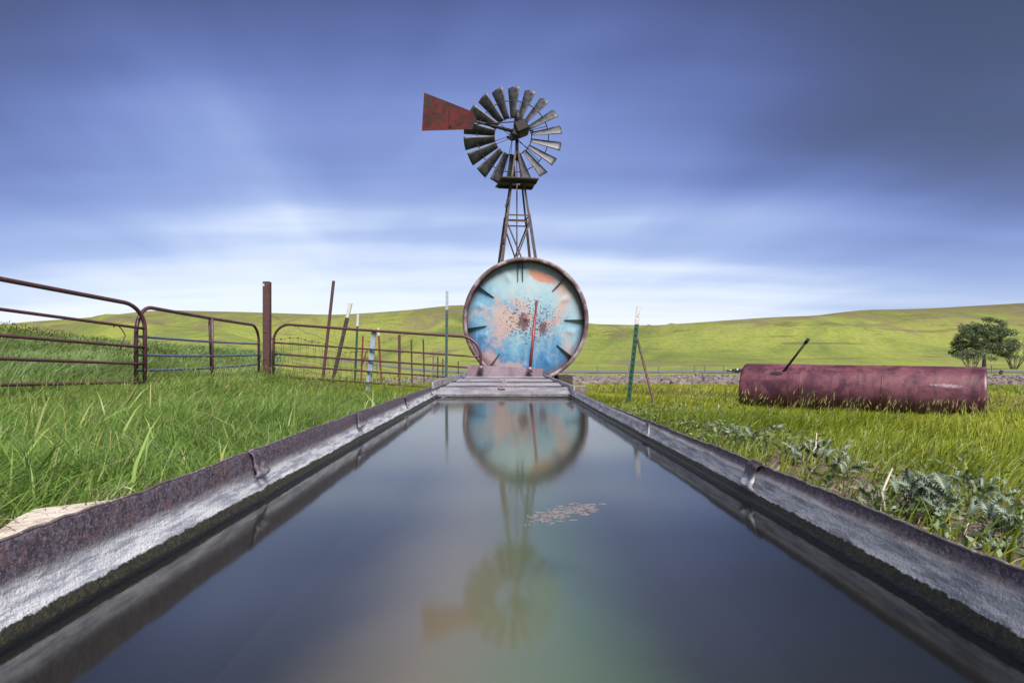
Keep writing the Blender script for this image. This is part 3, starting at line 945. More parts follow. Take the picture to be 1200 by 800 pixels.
# dished end plate with pressed dents
rs = np.linspace(0, 1, 40); vs, fs = [], []
seg = 144
vs.append((0, 0.15 - 0.035, 0))
dents = [(112, 0.80), (28, 0.78), (-14, 0.80), (-62, 0.78), (200, 0.76), (163, 0.84), (-90, 0.80)]
for r in rs[1:]:
    for j in range(seg):
        a = 2 * math.pi * j / seg
        y = 0.15 - 0.035 * (1 - r * r)
        for da, dr in dents:
            d = (math.degrees(a) - da + 180) % 360 - 180
            y -= 0.022 * math.exp(-(d * r / 2.2) ** 2 - ((r - dr) / 0.085) ** 2)
        vs.append((r * (TR - 0.080) * math.cos(a), y, r * (TR - 0.080) * math.sin(a)))
for j in range(seg): fs.append((0, 1 + (j + 1) % seg, 1 + j)[::-1])
for i in range(len(rs) - 2):
    for j in range(seg):
        a = 1 + i * seg; b = a + seg
        fs.append((a + j, a + (j + 1) % seg, b + (j + 1) % seg, b + j))
MB().add(vs, fs, True).build('end_plate', M['tank_face'], tank, Lc)
for ang, ln in ((95, 0.40), (88, 0.40), (47.5, 0.38), (0.5, 0.40), (-38, 0.38), (188, 0.39), (144, 0.40), (232, 0.34)):
    a = math.radians(ang); R0 = TR - 0.083; m = MB()
    d = Vector((math.cos(a), 0, math.sin(a))); t = Vector((-math.sin(a), 0, math.cos(a)))
    if ang in (95, 88):
        off = 0.075 if ang == 95 else -0.055
        d = Vector((0.035 if ang == 95 else 0.0, 0, 1)).normalized(); t = Vector((-1, 0, 0)); base = Vector((-off - 0.11, 0, 0))
    else: base = Vector((0, 0, 0))
    P = [d * (R0 - 0.005) + base, d * (R0 - ln) + base]
    vs = []
    for sgn in (-1, 1):
        o_ = t * 0.006 * sgn
        vs += [P[0] + o_ + Vector((0, 0.055, 0)), P[0] + o_ + Vector((0, 0.155, 0)), P[1] + o_ + Vector((0, 0.14, 0)), P[1] + o_ + Vector((0, 0.112, 0))]
    m.add(vs, [(0, 1, 2, 3), (7, 6, 5, 4), (0, 4, 5, 1), (1, 5, 6, 2), (2, 6, 7, 3), (3, 7, 4, 0)])
    m.build('stiffener', M['dark_iron'], tank, Lc)
# timbers that carry the tank
for (px, py, Y, s_, m_, lab, rz) in ((660, 443, 12.35, (0.30, 0.5, 0.42), 'dark_wood', 'dark timber block wedged under the right side of the blue tank', 0.1),
                                    (585, 449, 12.6, (0.9, 0.3, 0.26), 'dark_wood', 'dark sleeper lying beneath the belly of the blue tank', 0.0),
                                    (671, 455, 9.6, (0.42, 0.26, 0.22), 'grey_wood', 'weathered grey timber offcut on the grass by the grate', 0.12)):
    p = at(px, py, Y); p.z = float(gz(p.x, p.y)) - 0.02
    o = MB().box((0, 0, s_[2] / 2), s_, None, 0.012).build('timber_block', M[m_], None, p)
    o.rotation_euler.z = rz
    tag(o, lab, 'timber')

# ================================================================== windmill
WX, WY = 0.285, 17.0
g0 = float(gz(WX, WY))
mill = empty('windmill', (WX, WY, g0))
tag(mill, 'many bladed wind pump with red tail on an iron lattice tower', 'windmill')


def mp(mb, name, m, parent=None): return mb.build(name, M[m], parent or mill, (-WX, -WY, -g0) if parent is None else None)


def half(z): return 0.185 + (5.3 - z) * 0.128


ROT = math.radians(7)


def tp(sx_, sy_, z, f=1.0):
    h = half(z) * f
    x, y = sx_ * h, sy_ * h
    return Vector((WX + x * math.cos(ROT) - y * math.sin(ROT), WY + x * math.sin(ROT) + y * math.cos(ROT), z))


HUBZ = CAMZ + 263 * 17 / 700
ZG = CAMZ + (418 - 255) * 17 / 700
for sx_, sy_ in ((-1, -1), (1, -1), (1, 1), (-1, 1)):
    m = MB()
    a0, a1, a2 = tp(sx_, sy_, g0 - 0.05), tp(sx_, sy_, ZG), tp(sx_, sy_, 5.36)
    for p, q, w_ in ((a0, a1 + Vector((0, 0, 0.06)), 0.072), (a1, a2, 0.050)):
        ox = Vector((-sx_ * w_ / 2, 0, 0)); oy = Vector((0, -sy_ * w_ / 2, 0))
        m.bar(p, q, w_, 0.014, 0)
        m.bar(p + ox + oy, q + ox + oy, 0.014, w_, 0)
    # upper run closing on the mast
    m.bar(a2, Vector((WX + sx_ * 0.035, WY + sy_ * 0.035, HUBZ - 0.55)), 0.055, 0.03)
    mp(m, 'tower_leg', 'tower_iron')
for z in (ZG, ZG - 0.17, 1.6, 0.6):
    cs = [tp(-1, -1, z), tp(1, -1, z), tp(1, 1, z), tp(-1, 1, z)]
    for i in range(4): mp(MB().bar(cs[i], cs[(i + 1) % 4], 0.035, 0.02), 'girt', 'tower_iron')
for z0, z1 in ((ZG - 0.2, 1.62), (1.58, 0.62)):
    for q in ((-1, -1, 1, -1), (1, 1, -1, 1)):
        mp(MB().bar(tp(q[0], q[1], z0), tp(q[2], q[3], z1), 0.042, 0.012), 'cross_brace', 'tower_iron')
        mp(MB().bar(tp(q[2], q[3], z0, 0.985), tp(q[0], q[1], z1, 0.985), 0.042, 0.012), 'cross_brace', 'tower_iron')
mp(MB().tube([(WX, WY, g0), (WX, WY, HUBZ - 0.2)], 0.018, 8), 'pump_rod', 'tower_iron')
mp(MB().tube([(WX, WY, HUBZ - 0.8), (WX, WY, HUBZ)], 0.05, 10), 'mast', 'dark_iron')
# brackets left on the leg
for z in (CAMZ + (418 - 240) * 17 / 700, CAMZ + (418 - 286) * 17 / 700):
    p = tp(-1, -1, z) + Vector((-0.04, -0.02, 0))
    m = MB().box(p, (0.07, 0.06, 0.17), None, 0.01)
    if z > 4.5: m.tube([p + Vector((-0.03, 0, -0.02)), p + Vector((-0.07, 0, -0.10)), p + Vector((-0.02, 0, -0.24))], 0.012, 6)
    mp(m, 'leg_bracket', 'dark_iron')
# platform
PZ = 5.33
plat = empty('platform', (0, 0, PZ - g0)); plat.parent = mill
plat.rotation_euler.z = math.radians(9)
for i in range(6):
    y = -0.52 + 0.175 * i + 0.08
    for sgn in ((-1, 1) if i in (2, 3) else (0,)):
        if sgn == 0: c, sx2 = 0.0, 1.06
        else: c, sx2 = sgn * 0.325, 0.41
        MB().box((c, y, 0.03 + 0.004 * (i % 2)), (sx2 + 0.02 * (i % 3), 0.16, 0.035), None, 0.004).build('plank', M['dark_wood'], plat)
for y in (-0.26, 0.29):
    MB().box((0, y, -0.025), (1.0, 0.05, 0.07)).build('joist', M['dark_iron'], plat)
# gearbox and tail boom
WHY = 17.33
WC = at(601, 159.5, WHY); WR = 57.3 / 700 * WHY
gb = MB()
hc = Vector((WX + 0.02, WY - 0.02, HUBZ + 0.03))
gb.box(hc + Vector((0.10, -0.05, 0.04)), (0.38, 0.55, 0.34), Matrix.Rotation(-0.38, 3, 'Y'), 0.05)
gb.box(hc + Vector((-0.06, -0.05, -0.12)), (0.22, 0.42, 0.22), Matrix.Rotation(0.3, 3, 'Y'), 0.04)
gb.tube([hc + Vector((-0.30, -0.1, -0.20)), hc + Vector((-0.18, -0.12, -0.30)), hc + Vector((0.0, -0.12, -0.26)), hc + Vector((0.05, -0.1, -0.12))], 0.035, 8)
gb.tube([hc + Vector((0.28, -0.05, 0.02)), hc + Vector((0.44, -0.08, -0.03))], 0.03, 8)
gb.tube([hc + Vector((0.02, 0, 0.2)), hc + Vector((0.0, 0, 0.58))], [0.12, 0.05], 8)
mp(gb, 'gearbox', 'dark_iron')
mp(MB().tube([hc, WC], 0.05, 10), 'shaft', 'dark_iron')
boom0, boom1 = hc + Vector((-0.05, -0.18, -0.10)), at(527, 134.5, 16.5)
mb = MB().tube([boom0, boom1], [0.055, 0.022], 8)
mb.tube([hc + Vector((0.1, -0.18, 0.20)), at(556, 146, 16.55)], 0.016, 6)
mp(mb, 'tail_boom', 'dark_iron')
# vane: a stiff sheet with folded edges
VY = 16.44
vp = [at(497, 108.7, VY), at(494.3, 153.3, VY - 0.1), at(536, 152, VY), at(553, 151.5, VY + 0.04), at(558.6, 139.5, VY + 0.05), at(553.7, 131, VY + 0.04), at(525, 119.5, VY)]
cen = sum(vp, Vector()) / len(vp)
vb = MB(); k = len(vp)
vs = vp + [p + Vector((0, 0.014, 0)) for p in vp]
vb.add(vs, [tuple(range(k)), tuple(range(2 * k - 1, k - 1, -1))] + [(i, i + k, (i + 1) % k + k, (i + 1) % k) for i in range(k)])
vane = mp(vb, 'tail_vane', 'vane')
fl = MB()
fl.bar(at(528, 124, VY - 0.04), at(527, 148, VY - 0.04), 0.03, 0.025)
fl.build('vane_rib', M['dark_iron'], vane)
# wheel
wheel = MB()
for rr, th in ((0.385, 0.014), (0.735, 0.014)):
    pts = [(WR * rr * math.cos(2 * math.pi * i / 72), 0.05, WR * rr * math.sin(2 * math.pi * i / 72)) for i in range(73)]
    wheel.tube(pts, th, 6, False)
wheel.tube([(0, -0.12, 0), (0, 0.12, 0)], 0.10, 14)
wh = wheel.build('wheel', M['dark_iron'], mill, WC - mill.location)
wh.rotation_euler = (math.radians(0), math.radians(3), math.radians(2))
for i in range(6):
    a = math.radians(60 * i + 24)
    for dy in (-0.10, 0.10):
        MB().tube([(0.08 * math.cos(a), dy, 0.08 * math.sin(a)), (WR * 0.735 * math.cos(a + dy * 0.6), 0.05, WR * 0.735 * math.sin(a + dy * 0.6))], 0.009, 6).build('spoke', M['dark_iron'], wh)


def sail():
    nr, nc = 12, 8
    vs, fs = [], []
    for i in range(nr):
        t = i / (nr - 1); r = WR * (0.37 + 0.63 * t)
        w_ = 0.19 + (0.385 - 0.19) * t
        for j in range(nc):
            s_ = j / (nc - 1) - 0.5
            if i == nr - 1: rr = r + 0.015 * math.cos(s_ * 3)
            else: rr = r
            beta = math.radians(40 - 8 * t)
            c = s_ * w_; bow = 0.075 * w_ * (1 - 4 * s_ * s_)
            # tangential t = +z at angle 0, axis a = -y (towards the tail)
            zc_ = c * math.cos(beta) + bow * math.sin(beta)
            yc_ = c * math.sin(beta) - bow * math.cos(beta)
            vs.append((rr, yc_ + 0.03, zc_))
    for i in range(nr - 1):
        for j in range(nc - 1): fs.append((i * nc + j, (i + 1) * nc + j, (i + 1) * nc + j + 1, i * nc + j + 1))
    return MB().add(vs, fs, True).mesh('blade', M['blade'])


sail_me = sail()
for i in range(18):
    o = link('blade', sail_me, wh)
    o.rotation_euler = (random.gauss(0, 0.035), -math.radians(20 * i + 12) + random.gauss(0, 0.012), 0)
    md = o.modifiers.new('thick', 'SOLIDIFY'); md.thickness = 0.004

# ================================================================== gates and posts
def make_gate(name, label, bl, br, tl, tr, cr, rails, railmat, brace=None, inset=0.0):
    """pipe gate; corners given at the foot and at the top, cr = bend radius as a share of the width"""
    bl, br, tl, tr = map(Vector, (bl, br, tl, tr))
    P = lambda u, v: (bl * (1 - u) + br * u) * (1 - v) + (tl * (1 - u) + tr * u) * v
    g = empty(name, ((bl + br) / 2)); o0 = -Vector(g.location)
    path = [P(0, 0)]
    cu = cr; hgt = (tl - bl).length; wid = (br - bl).length
    cv = cr * wid / hgt
    for i in range(9):
        a = math.pi / 2 * i / 8
        path.append(P(cu * (1 - math.cos(a)), 1 - cv * (1 - math.sin(a))))
    for t in np.linspace(0, 1, 14)[1:-1]:
        u_ = cu + (1 - 2 * cu) * t
        path.append(P(u_, 1 - 0.006 * math.sin(math.pi * t)))
    for i in range(9):
        a = math.pi / 2 * i / 8
        path.append(P(1 - cu * (1 - math.sin(a)), 1 - cv * (1 - math.cos(a))))
    path.append(P(1, 0))
    MB().tube([p + o0 for p in path], 0.027, 12).build('frame', M['maroon_pipe'], g)
    for v_, sag in rails:
        pts = [P(u_, v_ - sag * math.sin(math.pi * u_)) + o0 for u_ in np.linspace(0.002, 0.998, 16)]
        MB().tube(pts, 0.019, 10).build('rail', M[railmat], g)
    if brace:
        for (u0, v0, u1, v1, dy, w_, mat_) in brace:
            nrm = (br - bl).cross(Vector((0, 0, 1))).normalized() * dy
            if w_ > 0.035: MB().bar(P(u0, v0) + nrm + o0, P(u1, v1) + nrm + o0, w_, 0.035).build('upright', M[mat_], g)
            else: MB().tube([P(u0, v0) + nrm + o0, P((u0 + u1) / 2, (v0 + v1) / 2) + nrm * 1.2 + o0, P(u1, v1) + nrm + o0], w_, 8).build('upright', M[mat_], g)
    tag(g, label, 'gate', 'pipe gates along the fence line')
    return g


# nearest gate, running out past the left of the picture
gA = make_gate('pipe_gate', 'all maroon five bar pipe gate standing in front of the crop field',
               (-5.75, 3.6, 0.07), (-4.97, 8.2, -0.06), (-5.75, 3.6, 1.42), (-4.97, 8.2, 1.11), 0.075,
               [(0.74, 0.0), (0.52, 0.0), (0.325, 0.0), (0.115, 0.01)], 'maroon_pipe')
gB = make_gate('pipe_gate', 'maroon framed gate with blue rails ending at a rusty corner post',
               (-5.04, 8.12, -0.12), (-5.24, 12.62, -0.05), (-5.04, 8.12, 1.12), (-5.24, 12.62, 1.07), 0.085,
               [(0.66, 0.01), (0.455, 0.015), (0.285, 0.02), (0.10, 0.01)], 'blue_pipe',
               [(0.495, 0.02, 0.495, 0.995, 0.035, 0.02, 'maroon_pipe'), (0.53, 0.02, 0.505, 0.99, -0.035, 0.02, 'maroon_pipe')])
gC = make_gate('pipe_gate', 'sagging maroon pipe gate with one pale blue upright, ending at the tank',
               (-4.98, 12.75, -0.10), (-0.52, 11.9, -0.36), (-4.98, 12.75, 1.13), (-0.52, 11.9, 0.80), 0.085,
               [(0.67, 0.0), (0.475, 0.0), (0.285, 0.0), (0.09, 0.0)], 'maroon_pipe',
               [(0.468, -0.06, 0.498, 0.99, -0.05, 0.10, 'bluegrey_bar')])
# chain and wire where the first two gates meet
m = MB()
pts = [at(133, 383, 8.0), at(137, 380, 8.05), at(143, 386, 8.1), at(147, 393, 8.1), at(143, 402, 8.05), at(141, 410, 8.0)]
m.tube(pts, 0.008, 6)
m.tube([at(160, 396, 8.15), at(165, 402, 8.1), at(163, 408, 8.1), at(167, 413, 8.1)], 0.008, 6)
tag(m.build('tie_wire', M['wire']), 'twist of rusty wire tying the two gates together', 'wire')

# corner post
pa, pb = at(313, 441, 12.95), at(313, 330, 12.95)
pa.z = float(gz(pa.x, pa.y)) - 0.1
cp = empty('corner_post', pa)
tag(cp, 'tall thick rusty square post between two gates', 'post')
MB().box((0, 0, (pb.z - pa.z) / 2), (0.145, 0.145, pb.z - pa.z), None, 0.012).build('shaft', M['rust_post'], cp)
MB().box((-0.045, -0.075, pb.z - pa.z - 0.08), (0.03, 0.01, 0.06)).build('tag_plate', M['white_tip'], cp)
for zz in (0.62, 1.2):
    MB().tube([(0.078 * math.cos(a), 0.078 * math.sin(a), zz + 0.012 * math.sin(a)) for a in np.linspace(0, 2 * math.pi, 17)], 0.006, 5).build('wire_loop', M['wire'], cp)


def post(label, top, bot, Y, mat_, w=0.045, tip=None, tipfrac=0.2, tipmat='white_tip', kind='t', group='fence posts behind the gates', dY=0.0, name=None):
    """steel T post or wooden stake between two picture points at depth Y"""
    t = at(top[0], top[1], Y + dY); b = at(bot[0], bot[1], Y)
    gz_ = float(gz(b.x, b.y))
    d = (b - t).normalized()
    b = b + d * (max(0.0, b.z - gz_ + 0.10) / max(0.2, -d.z))
    g = empty(name or ('steel_post' if kind == 't' else 'wooden_stake'), b); L = (t - b).length
    q = Vector((0, 0, 1)).rotation_difference((t - b).normalized())
    g.rotation_mode = 'QUATERNION'; g.rotation_quaternion = q

    def seg(z0, z1, grow=0.0):
        m_ = MB()
        if kind == 't':
            m_.box((0, -w * 0.32, (z0 + z1) / 2), (w + grow, 0.008 + grow, z1 - z0))
            m_.box((0, w * 0.12, (z0 + z1) / 2), (0.009 + grow, w * 0.85, z1 - z0))
        elif kind == 'round':
            m_.tube([(0, 0, z0), (0, 0, z1)], w / 2, 9)
        else:
            m_.box((0, 0, (z0 + z1) / 2), (w, w * 0.8, z1 - z0), None, 0.006)
        return m_
    zt = L * (1 - tipfrac) if tip else L
    m_ = seg(0, zt)
    if kind == 't':
        for z in np.arange(0.25, zt - 0.02, 0.055): m_.box((0, -w * 0.32 - 0.009, z), (0.012, 0.012, 0.014))
    m_.build('shaft', M[mat_], g)
    if tip: seg(zt, L).build('painted_tip', M[tipmat], g)
    tag(g, label, 'post', group)
    return g


post('tall slim rusty post leaning right, tops the skyline by the corner post', (391, 329), (379, 438), 14.0, 'rust_post', 0.062, kind='stake', name='steel_post')
post('dark leaning stake with chipped white paint on its upper end', (411, 354.5), (391, 442), 13.3, 'dark_wood', 0.075, True, 0.17, kind='stake')
post('green steel post with a white tip, next to the white-topped stake', (419.7, 368), (416.7, 433), 16.5, 'green_post', 0.06, True, 0.16)
post('short red post with a slanting brace behind the middle gate', (425.5, 393.5), (424, 430), 19.0, 'red_post', 0.055)
m = MB().tube([at(430, 410, 19.1), at(424, 429, 19.4)], 0.02, 6)
tag(m.build('brace_rod', M['red_post']), 'slanting red rod propping the short red post', 'rod')
post('upright red post with a pale tip behind the middle gate', (443.5, 384), (446, 428), 17.5, 'red_post', 0.055, True, 0.12)
post('stout rust brown fence post in the pasture beyond the gate', (468, 392), (468, 425), 24, 'rust_post', 0.10, kind='stake')
post('thin rust brown fence post, second in the line running off to the hills', (482, 398), (482.5, 425), 27, 'rust_post', 0.07, kind='stake', name='steel_post')
post('thin dark fence post, third in the line running off to the hills', (496, 397.5), (496.7, 427), 29, 'dark_wood', 0.07, kind='stake', name='steel_post')
for i, (px, py, Y) in enumerate(((507.8, 412, 34), (513, 418, 40), (519, 420, 46), (537, 423, 52))):
    post('far small fence post in the line running off to the hills', (px, py), (px, py + 13 - i), Y, 'dark_wood' if i else 'grey_wood', 0.09, kind='stake', group='far posts of the hill fence line')
post('tall grey green steel post standing left of the blue tank', (524, 341), (523, 446), 9.3, 'teal_post', 0.043, True, 0.165, 'grey_tip')
post('green steel post with white tip leaning beside the right rim of the trough', (748, 360), (735, 482), 5.5, 'green_post', 0.038, True, 0.15, group='posts beside the trough')
pr0, pr1 = at(746.5, 396, 5.5), at(770, 492, 5.1)
pr1.z = float(gz(pr1.x, pr1.y)) - 0.02
m = MB()
n_ = 26
m.tube([pr0.lerp(pr1, i / n_) for i in range(n_ + 1)], [0.0095 + 0.0025 * (i % 2) for i in range(n_ + 1)], 7)
tag(m.build('brace_rod', M['rust_post']), 'thin rusty ribbed rod bracing the green leaning post', 'rod')

# woven wire fence sagging between the corner post and the line of posts
wf = MB()
A0, B0 = Vector((pb.x, 13.0, 0)), at(446, 428, 17.5)
cols = 34
grid = []
for r in range(7):
    row = []
    for c in range(cols + 1):
        t = c / cols
        x = A0.x + (B0.x - A0.x) * t; y = 13.0 + (17.5 - 13.0) * t
        g_ = float(gz(x, y))
        z = g_ + 0.12 + r * (0.19 + 0.015 * math.sin(t * 9 + r)) - 0.16 * math.sin(math.pi * min(1, t * 1.1)) * (r / 6) + 0.03 * math.sin(t * 23 + r * 2)
        if r == 6: z = g_ + 1.52 - 0.75 * t ** 0.7 + 0.02 * math.sin(t * 40)
        row.append(Vector((x, y + 0.05 * math.sin(t * 14 + r), z)))
    grid.append(row); wf.tube(row, 0.0036, 4, False)
for c in range(1, cols):
    wf.tube([grid[r][c] + Vector((0.03 * math.sin(c * 3.3 + r), 0, 0)) for r in range(6)], 0.0032, 4, False)
    if c % 2: wf.box(grid[5][c], (0.03, 0.03, 0.03))
tag(wf.build('wire_fence', M['wire']), 'sagging rusty woven wire strung between the fence posts', 'fence')

# posts along the far road
for i, (px, Y) in enumerate(((700, 62), (737, 63), (772, 63), (814, 64), (826, 64), (848, 64), (1162, 64))):
    X = (px - 594) / 700 * Y; g_ = float(gz(X, Y))
    o = MB().box((0, 0, 0.45), (0.075, 0.075, 1.05), None, 0.015).build('roadside_post', M['grey_wood'], None, (X, Y, g_ - 0.05))
    tag(o, 'small weathered post beside the far road across the pasture', 'post', 'posts along the far road')
o = post('dark leaning post at the roadside near the tree', (1174, 434), (1171, 443), 52, 'dark_wood', 0.22, kind='stake', group='posts along the far road')

# ================================================================== maroon drum
DL, DR_ = Vector((3.06, 7.65, 0)), Vector((4.97, 6.2, 0))
RD = 0.335
dax = DR_ - DL; DLn = dax.length
dcx = (DL + DR_) / 2
rz = math.atan2(dax.y, dax.x)
drum = empty('old_cylinder_tank', (dcx.x, dcx.y, 0.325 - RD), rz)
drum.rotation_euler = (0, math.radians(0.5), rz)
tag(drum, 'maroon steel cylinder lying in the grass, rod sticking from its slot', 'tank')
n = 64
vs, fs = [], []
prof = [(-0.500, 0.02), (-0.500, 0.93), (-0.497, 0.985), (-0.488, 1.0)]
for q in np.linspace(-0.48, 0.48, 60):
    r = 1.0
    prof.append((q, r))
prof += [(0.490, 1.012), (0.499, 1.008), (0.502, 0.985), (0.498, 0.95), (0.480, 0.93), (0.476, 0.02)]
extra = []
for q, r in prof:
    for j in range(n):
        a = 2 * math.pi * j / n
        rr = r * RD * (1 + 0.008 * (fbm(q * 9 + 50, math.cos(a) * 2 + 9, 3) - 0.5) + 0.006 * (fbm(q * 25 + 50, math.sin(a) * 6 + 9, 2) - 0.5))
        vs.append((q * DLn, rr * math.cos(a), rr * math.sin(a)))
for i in range(len(prof) - 1):
    for j in range(n): fs.append((i * n + j, i * n + (j + 1) % n, (i + 1) * n + (j + 1) % n, (i + 1) * n + j)[::-1])
fs.append(tuple(range(n))); fs.append(tuple((len(prof) - 1) * n + j for j in range(n - 1, -1, -1)))
MB().add(vs, fs, True).build('barrel', M['drum'], drum)
for q in (-0.212, 0.128):
    MB().tube([(q * DLn, (RD + 0.001) * math.cos(a), (RD + 0.001) * math.sin(a)) for a in np.linspace(0, 2 * math.pi, 65)], 0.005, 5, False).build('weld_seam', M['drum'], drum)
# spout on the far end
m = MB()
xe = -0.5 * DLn
m.tube([(xe + 0.02, 0.0, RD - 0.09), (xe - 0.05, 0, RD - 0.09), (xe - 0.055, 0, RD - 0.09), (xe - 0.17, 0, RD - 0.095)], [0.034, 0.034, 0.024, 0.024], 10)
m.tube([(xe - 0.09, 0, RD - 0.09), (xe - 0.13, 0, RD - 0.09)], 0.034, 6)
m.tube([(xe - 0.17, 0, RD - 0.095), (xe - 0.24, 0, RD - 0.10)], 0.015, 8)
m.build('spout', M['galv_fitting'], drum)
# slot with a lipped edge, and the rod in it
sa = -math.radians(48)                 # towards the viewer from the top


def on_barrel(x, ang, lift): return Vector((x, math.sin(ang) * (RD + lift), math.cos(ang) * (RD + lift)))


x_s = -0.5 * DLn + 0.175 * DLn
m = MB(); vs = []
for j in range(24):
    a = 2 * math.pi * j / 24
    vs.append(on_barrel(x_s + 0.07 * math.copysign(abs(math.cos(a)) ** 0.7, math.cos(a)), sa + 0.07 * math.sin(a), 0.0045))
m.add(vs, [tuple(range(24))])
m.build('slot', M['dark_iron'], drum)
p0 = on_barrel(x_s + 0.035, sa, -0.05)
m = MB().tube([p0, p0 + Vector((0.30, -0.05, 0.42))], 0.014, 8)
m.tube([p0 + Vector((0.28, -0.0467, 0.392)), p0 + Vector((0.32, -0.053, 0.448))], 0.020, 8)
m.build('rod', M['dark_iron'], drum)

# ================================================================== creek stones
m = MB()
phi = (1 + 5 ** 0.5) / 2
ico = [Vector(p).normalized() for p in ((-1, phi, 0), (1, phi, 0), (-1, -phi, 0), (1, -phi, 0), (0, -1, phi), (0, 1, phi), (0, -1, -phi), (0, 1, -phi), (phi, 0, -1), (phi, 0, 1), (-phi, 0, -1), (-phi, 0, 1))]
icf = [(0, 11, 5), (0, 5, 1), (0, 1, 7), (0, 7, 10), (0, 10, 11), (1, 5, 9), (5, 11, 4), (11, 10, 2), (10, 7, 6), (7, 1, 8), (3, 9, 4), (3, 4, 2), (3, 2, 6), (3, 6, 8), (3, 8, 9), (4, 9, 5), (2, 4, 11), (6, 2, 10), (8, 6, 7), (9, 8, 1)]


def bed_edges(x):
    """the dry creek bed runs across the view, widening to the right"""
    return 28.0 + 0.5 * math.sin(x * 0.35) - 0.45 * min(14, max(0, x - 5)), 50.0 + 0.5 * math.sin(x * 0.5)


for i in range(7500):
    x = rng.uniform(-6, 46)
    y0, y1 = bed_edges(x)
    y = rng.uniform(y0, y1)
    s_ = 0.07 + 0.17 * rng.random() ** 2.2
    g_ = float(gz(x, y))
    sc = Vector((s_ * rng.uniform(0.8, 1.5), s_ * rng.uniform(0.8, 1.3), s_ * rng.uniform(0.5, 1.0)))
    a = rng.uniform(0, 6.28); ca, sa_ = math.cos(a), math.sin(a)
    vs = []
    for p in ico:
        k_ = rng.uniform(0.8, 1.15)
        px_, py_ = p.x * sc.x * k_, p.y * sc.y * k_
        vs.append((x + px_ * ca - py_ * sa_, y + px_ * sa_ + py_ * ca, g_ + 0.06 + 0.5 * sc.z + p.z * sc.z * k_))
    m.add(vs, icf)
tag(m.build('creek_stones', M['stone']), 'band of loose pale stones along the dry creek bed', 'stones', kind='stuff')
vs, fs = [], []
xs = np.linspace(-7, 47, 80)
for x in xs:
    y0, y1 = bed_edges(x)
    for t in np.linspace(0, 1, 8):
        Y = y0 + (y1 - y0) * t
        vs.append((x, Y, float(gz(x, Y)) + 0.03 + (0.10 * math.sin(math.pi * t)) + 0.05 * (fbm(x, Y, 2) - 0.5)))
for i in range(79):
    for j in range(7): fs.append((i * 8 + j, i * 8 + 8 + j, i * 8 + 9 + j, i * 8 + 1 + j))
tag(MB().add(vs, fs, True).build('creek_bed', M['gravel']), kind='structure')

# ================================================================== grass
def blades(name, pts, h, w, mat_, lean, curl, tint, seg=3, parent=None):
    """pts (n,3) roots; h, w heights and widths; lean (n,2) tip offset as share of height"""
    n = len(pts)
    if seg == 3: lv = np.array([0.0, 0.38, 0.74]); wv = np.array([1.0, 0.9, 0.55])
    elif seg == 2: lv = np.array([0.0, 0.55]); wv = np.array([1.0, 0.75])
    else: lv = np.array([0.0]); wv = np.array([1.0])
    th = rng.uniform(0, np.pi, n)
    # mostly broadside to no one in particular
    side = np.stack([np.cos(th), np.sin(th), np.zeros(n)], 1) * (w / 2)[:, None]
    V = []
    for t, k_ in zip(lv, wv):
        c = pts + np.stack([lean[:, 0] * h * t ** curl, lean[:, 1] * h * t ** curl, h * (t - 0.35 * np.hypot(lean[:, 0], lean[:, 1]) * t ** 2.4)], 1)
        V += [c - side * k_, c + side * k_]
    c = pts + np.stack([lean[:, 0] * h, lean[:, 1] * h, h * (1 - 0.35 * np.hypot(lean[:, 0], lean[:, 1]))], 1)
    V.append(c)
    k = len(V)
    V = np.stack(V, 1).reshape(-1, 3)
    tri = []
    for i in range(len(lv) - 1):
        a = 2 * i
        tri += [(a, a + 1, a + 3), (a, a + 3, a + 2)]
    tri.append((k - 3, k - 2, k - 1))
    F = (np.arange(n)[:, None, None] * k + np.array(tri)[None]).reshape(-1, 3)
    me = bpy.data.meshes.new(name)
    me.vertices.add(len(V)); me.vertices.foreach_set('co', V.astype(np.float32).ravel())
    me.loops.add(F.size); me.loops.foreach_set('vertex_index', F.astype(np.int32).ravel())
    me.polygons.add(len(F)); me.polygons.foreach_set('loop_start', np.arange(0, F.size, 3, dtype=np.int32))
    me.polygons.foreach_set('use_smooth', np.ones(len(F), bool))
    me.update(calc_edges=True)
    at_ = me.attributes.new('tint', 'FLOAT', 'POINT')
    at_.data.foreach_set('value', np.repeat(np.clip(tint, 0, 1), k).astype(np.float32))
    me.materials.append(mat_)
    return link(name, me, parent)


def scatter(counts, xlim, keep=None, ymin=0.35):
    """more points near, fewer far: rings of depth with their own counts"""
    P = []
    for (y0, y1, n) in counts:
        y = np.sqrt(rng.uniform(y0 * y0, y1 * y1, n)); x = rng.uniform(*xlim, n) * 1.0
        lim = 0.98 * y + 1.6
        ok = np.abs(x) < lim
        P.append(np.stack([x[ok], y[ok]], 1))
    P = np.concatenate(P)
    if keep is not None: P = P[keep(P[:, 0], P[:, 1])]
    return np.concatenate([P, gz(P[:, 0], P[:, 1])[:, None]], 1)


def lean_field(P, base, amt, rnd):
    x, y = P[:, 0], P[:, 1]
    a = (fbm(x * 0.9 + 3, y * 0.9 + 7, 3) - 0.5) * 7 + base
    s_ = amt * (0.5 + fbm(x * 1.7 + 20, y * 1.7, 2))
    r = rng.normal(0, rnd, (len(P), 2))
    return np.stack([np.cos(a) * s_, np.sin(a) * s_], 1) + r


# lush grass on the left, between trough and gates
def keep_l(x, y):
    edge = 0.60 + 0.54 * ss((1.85 - y) / 0.6) + 0.50 * ss((2.2 - y) / 0.6) * (fbm(x * 5, y * 5, 3) - 0.42)
    return (x < -edge) & (fbm(x * 1.3 + 60, y * 1.3, 3) > 0.20)


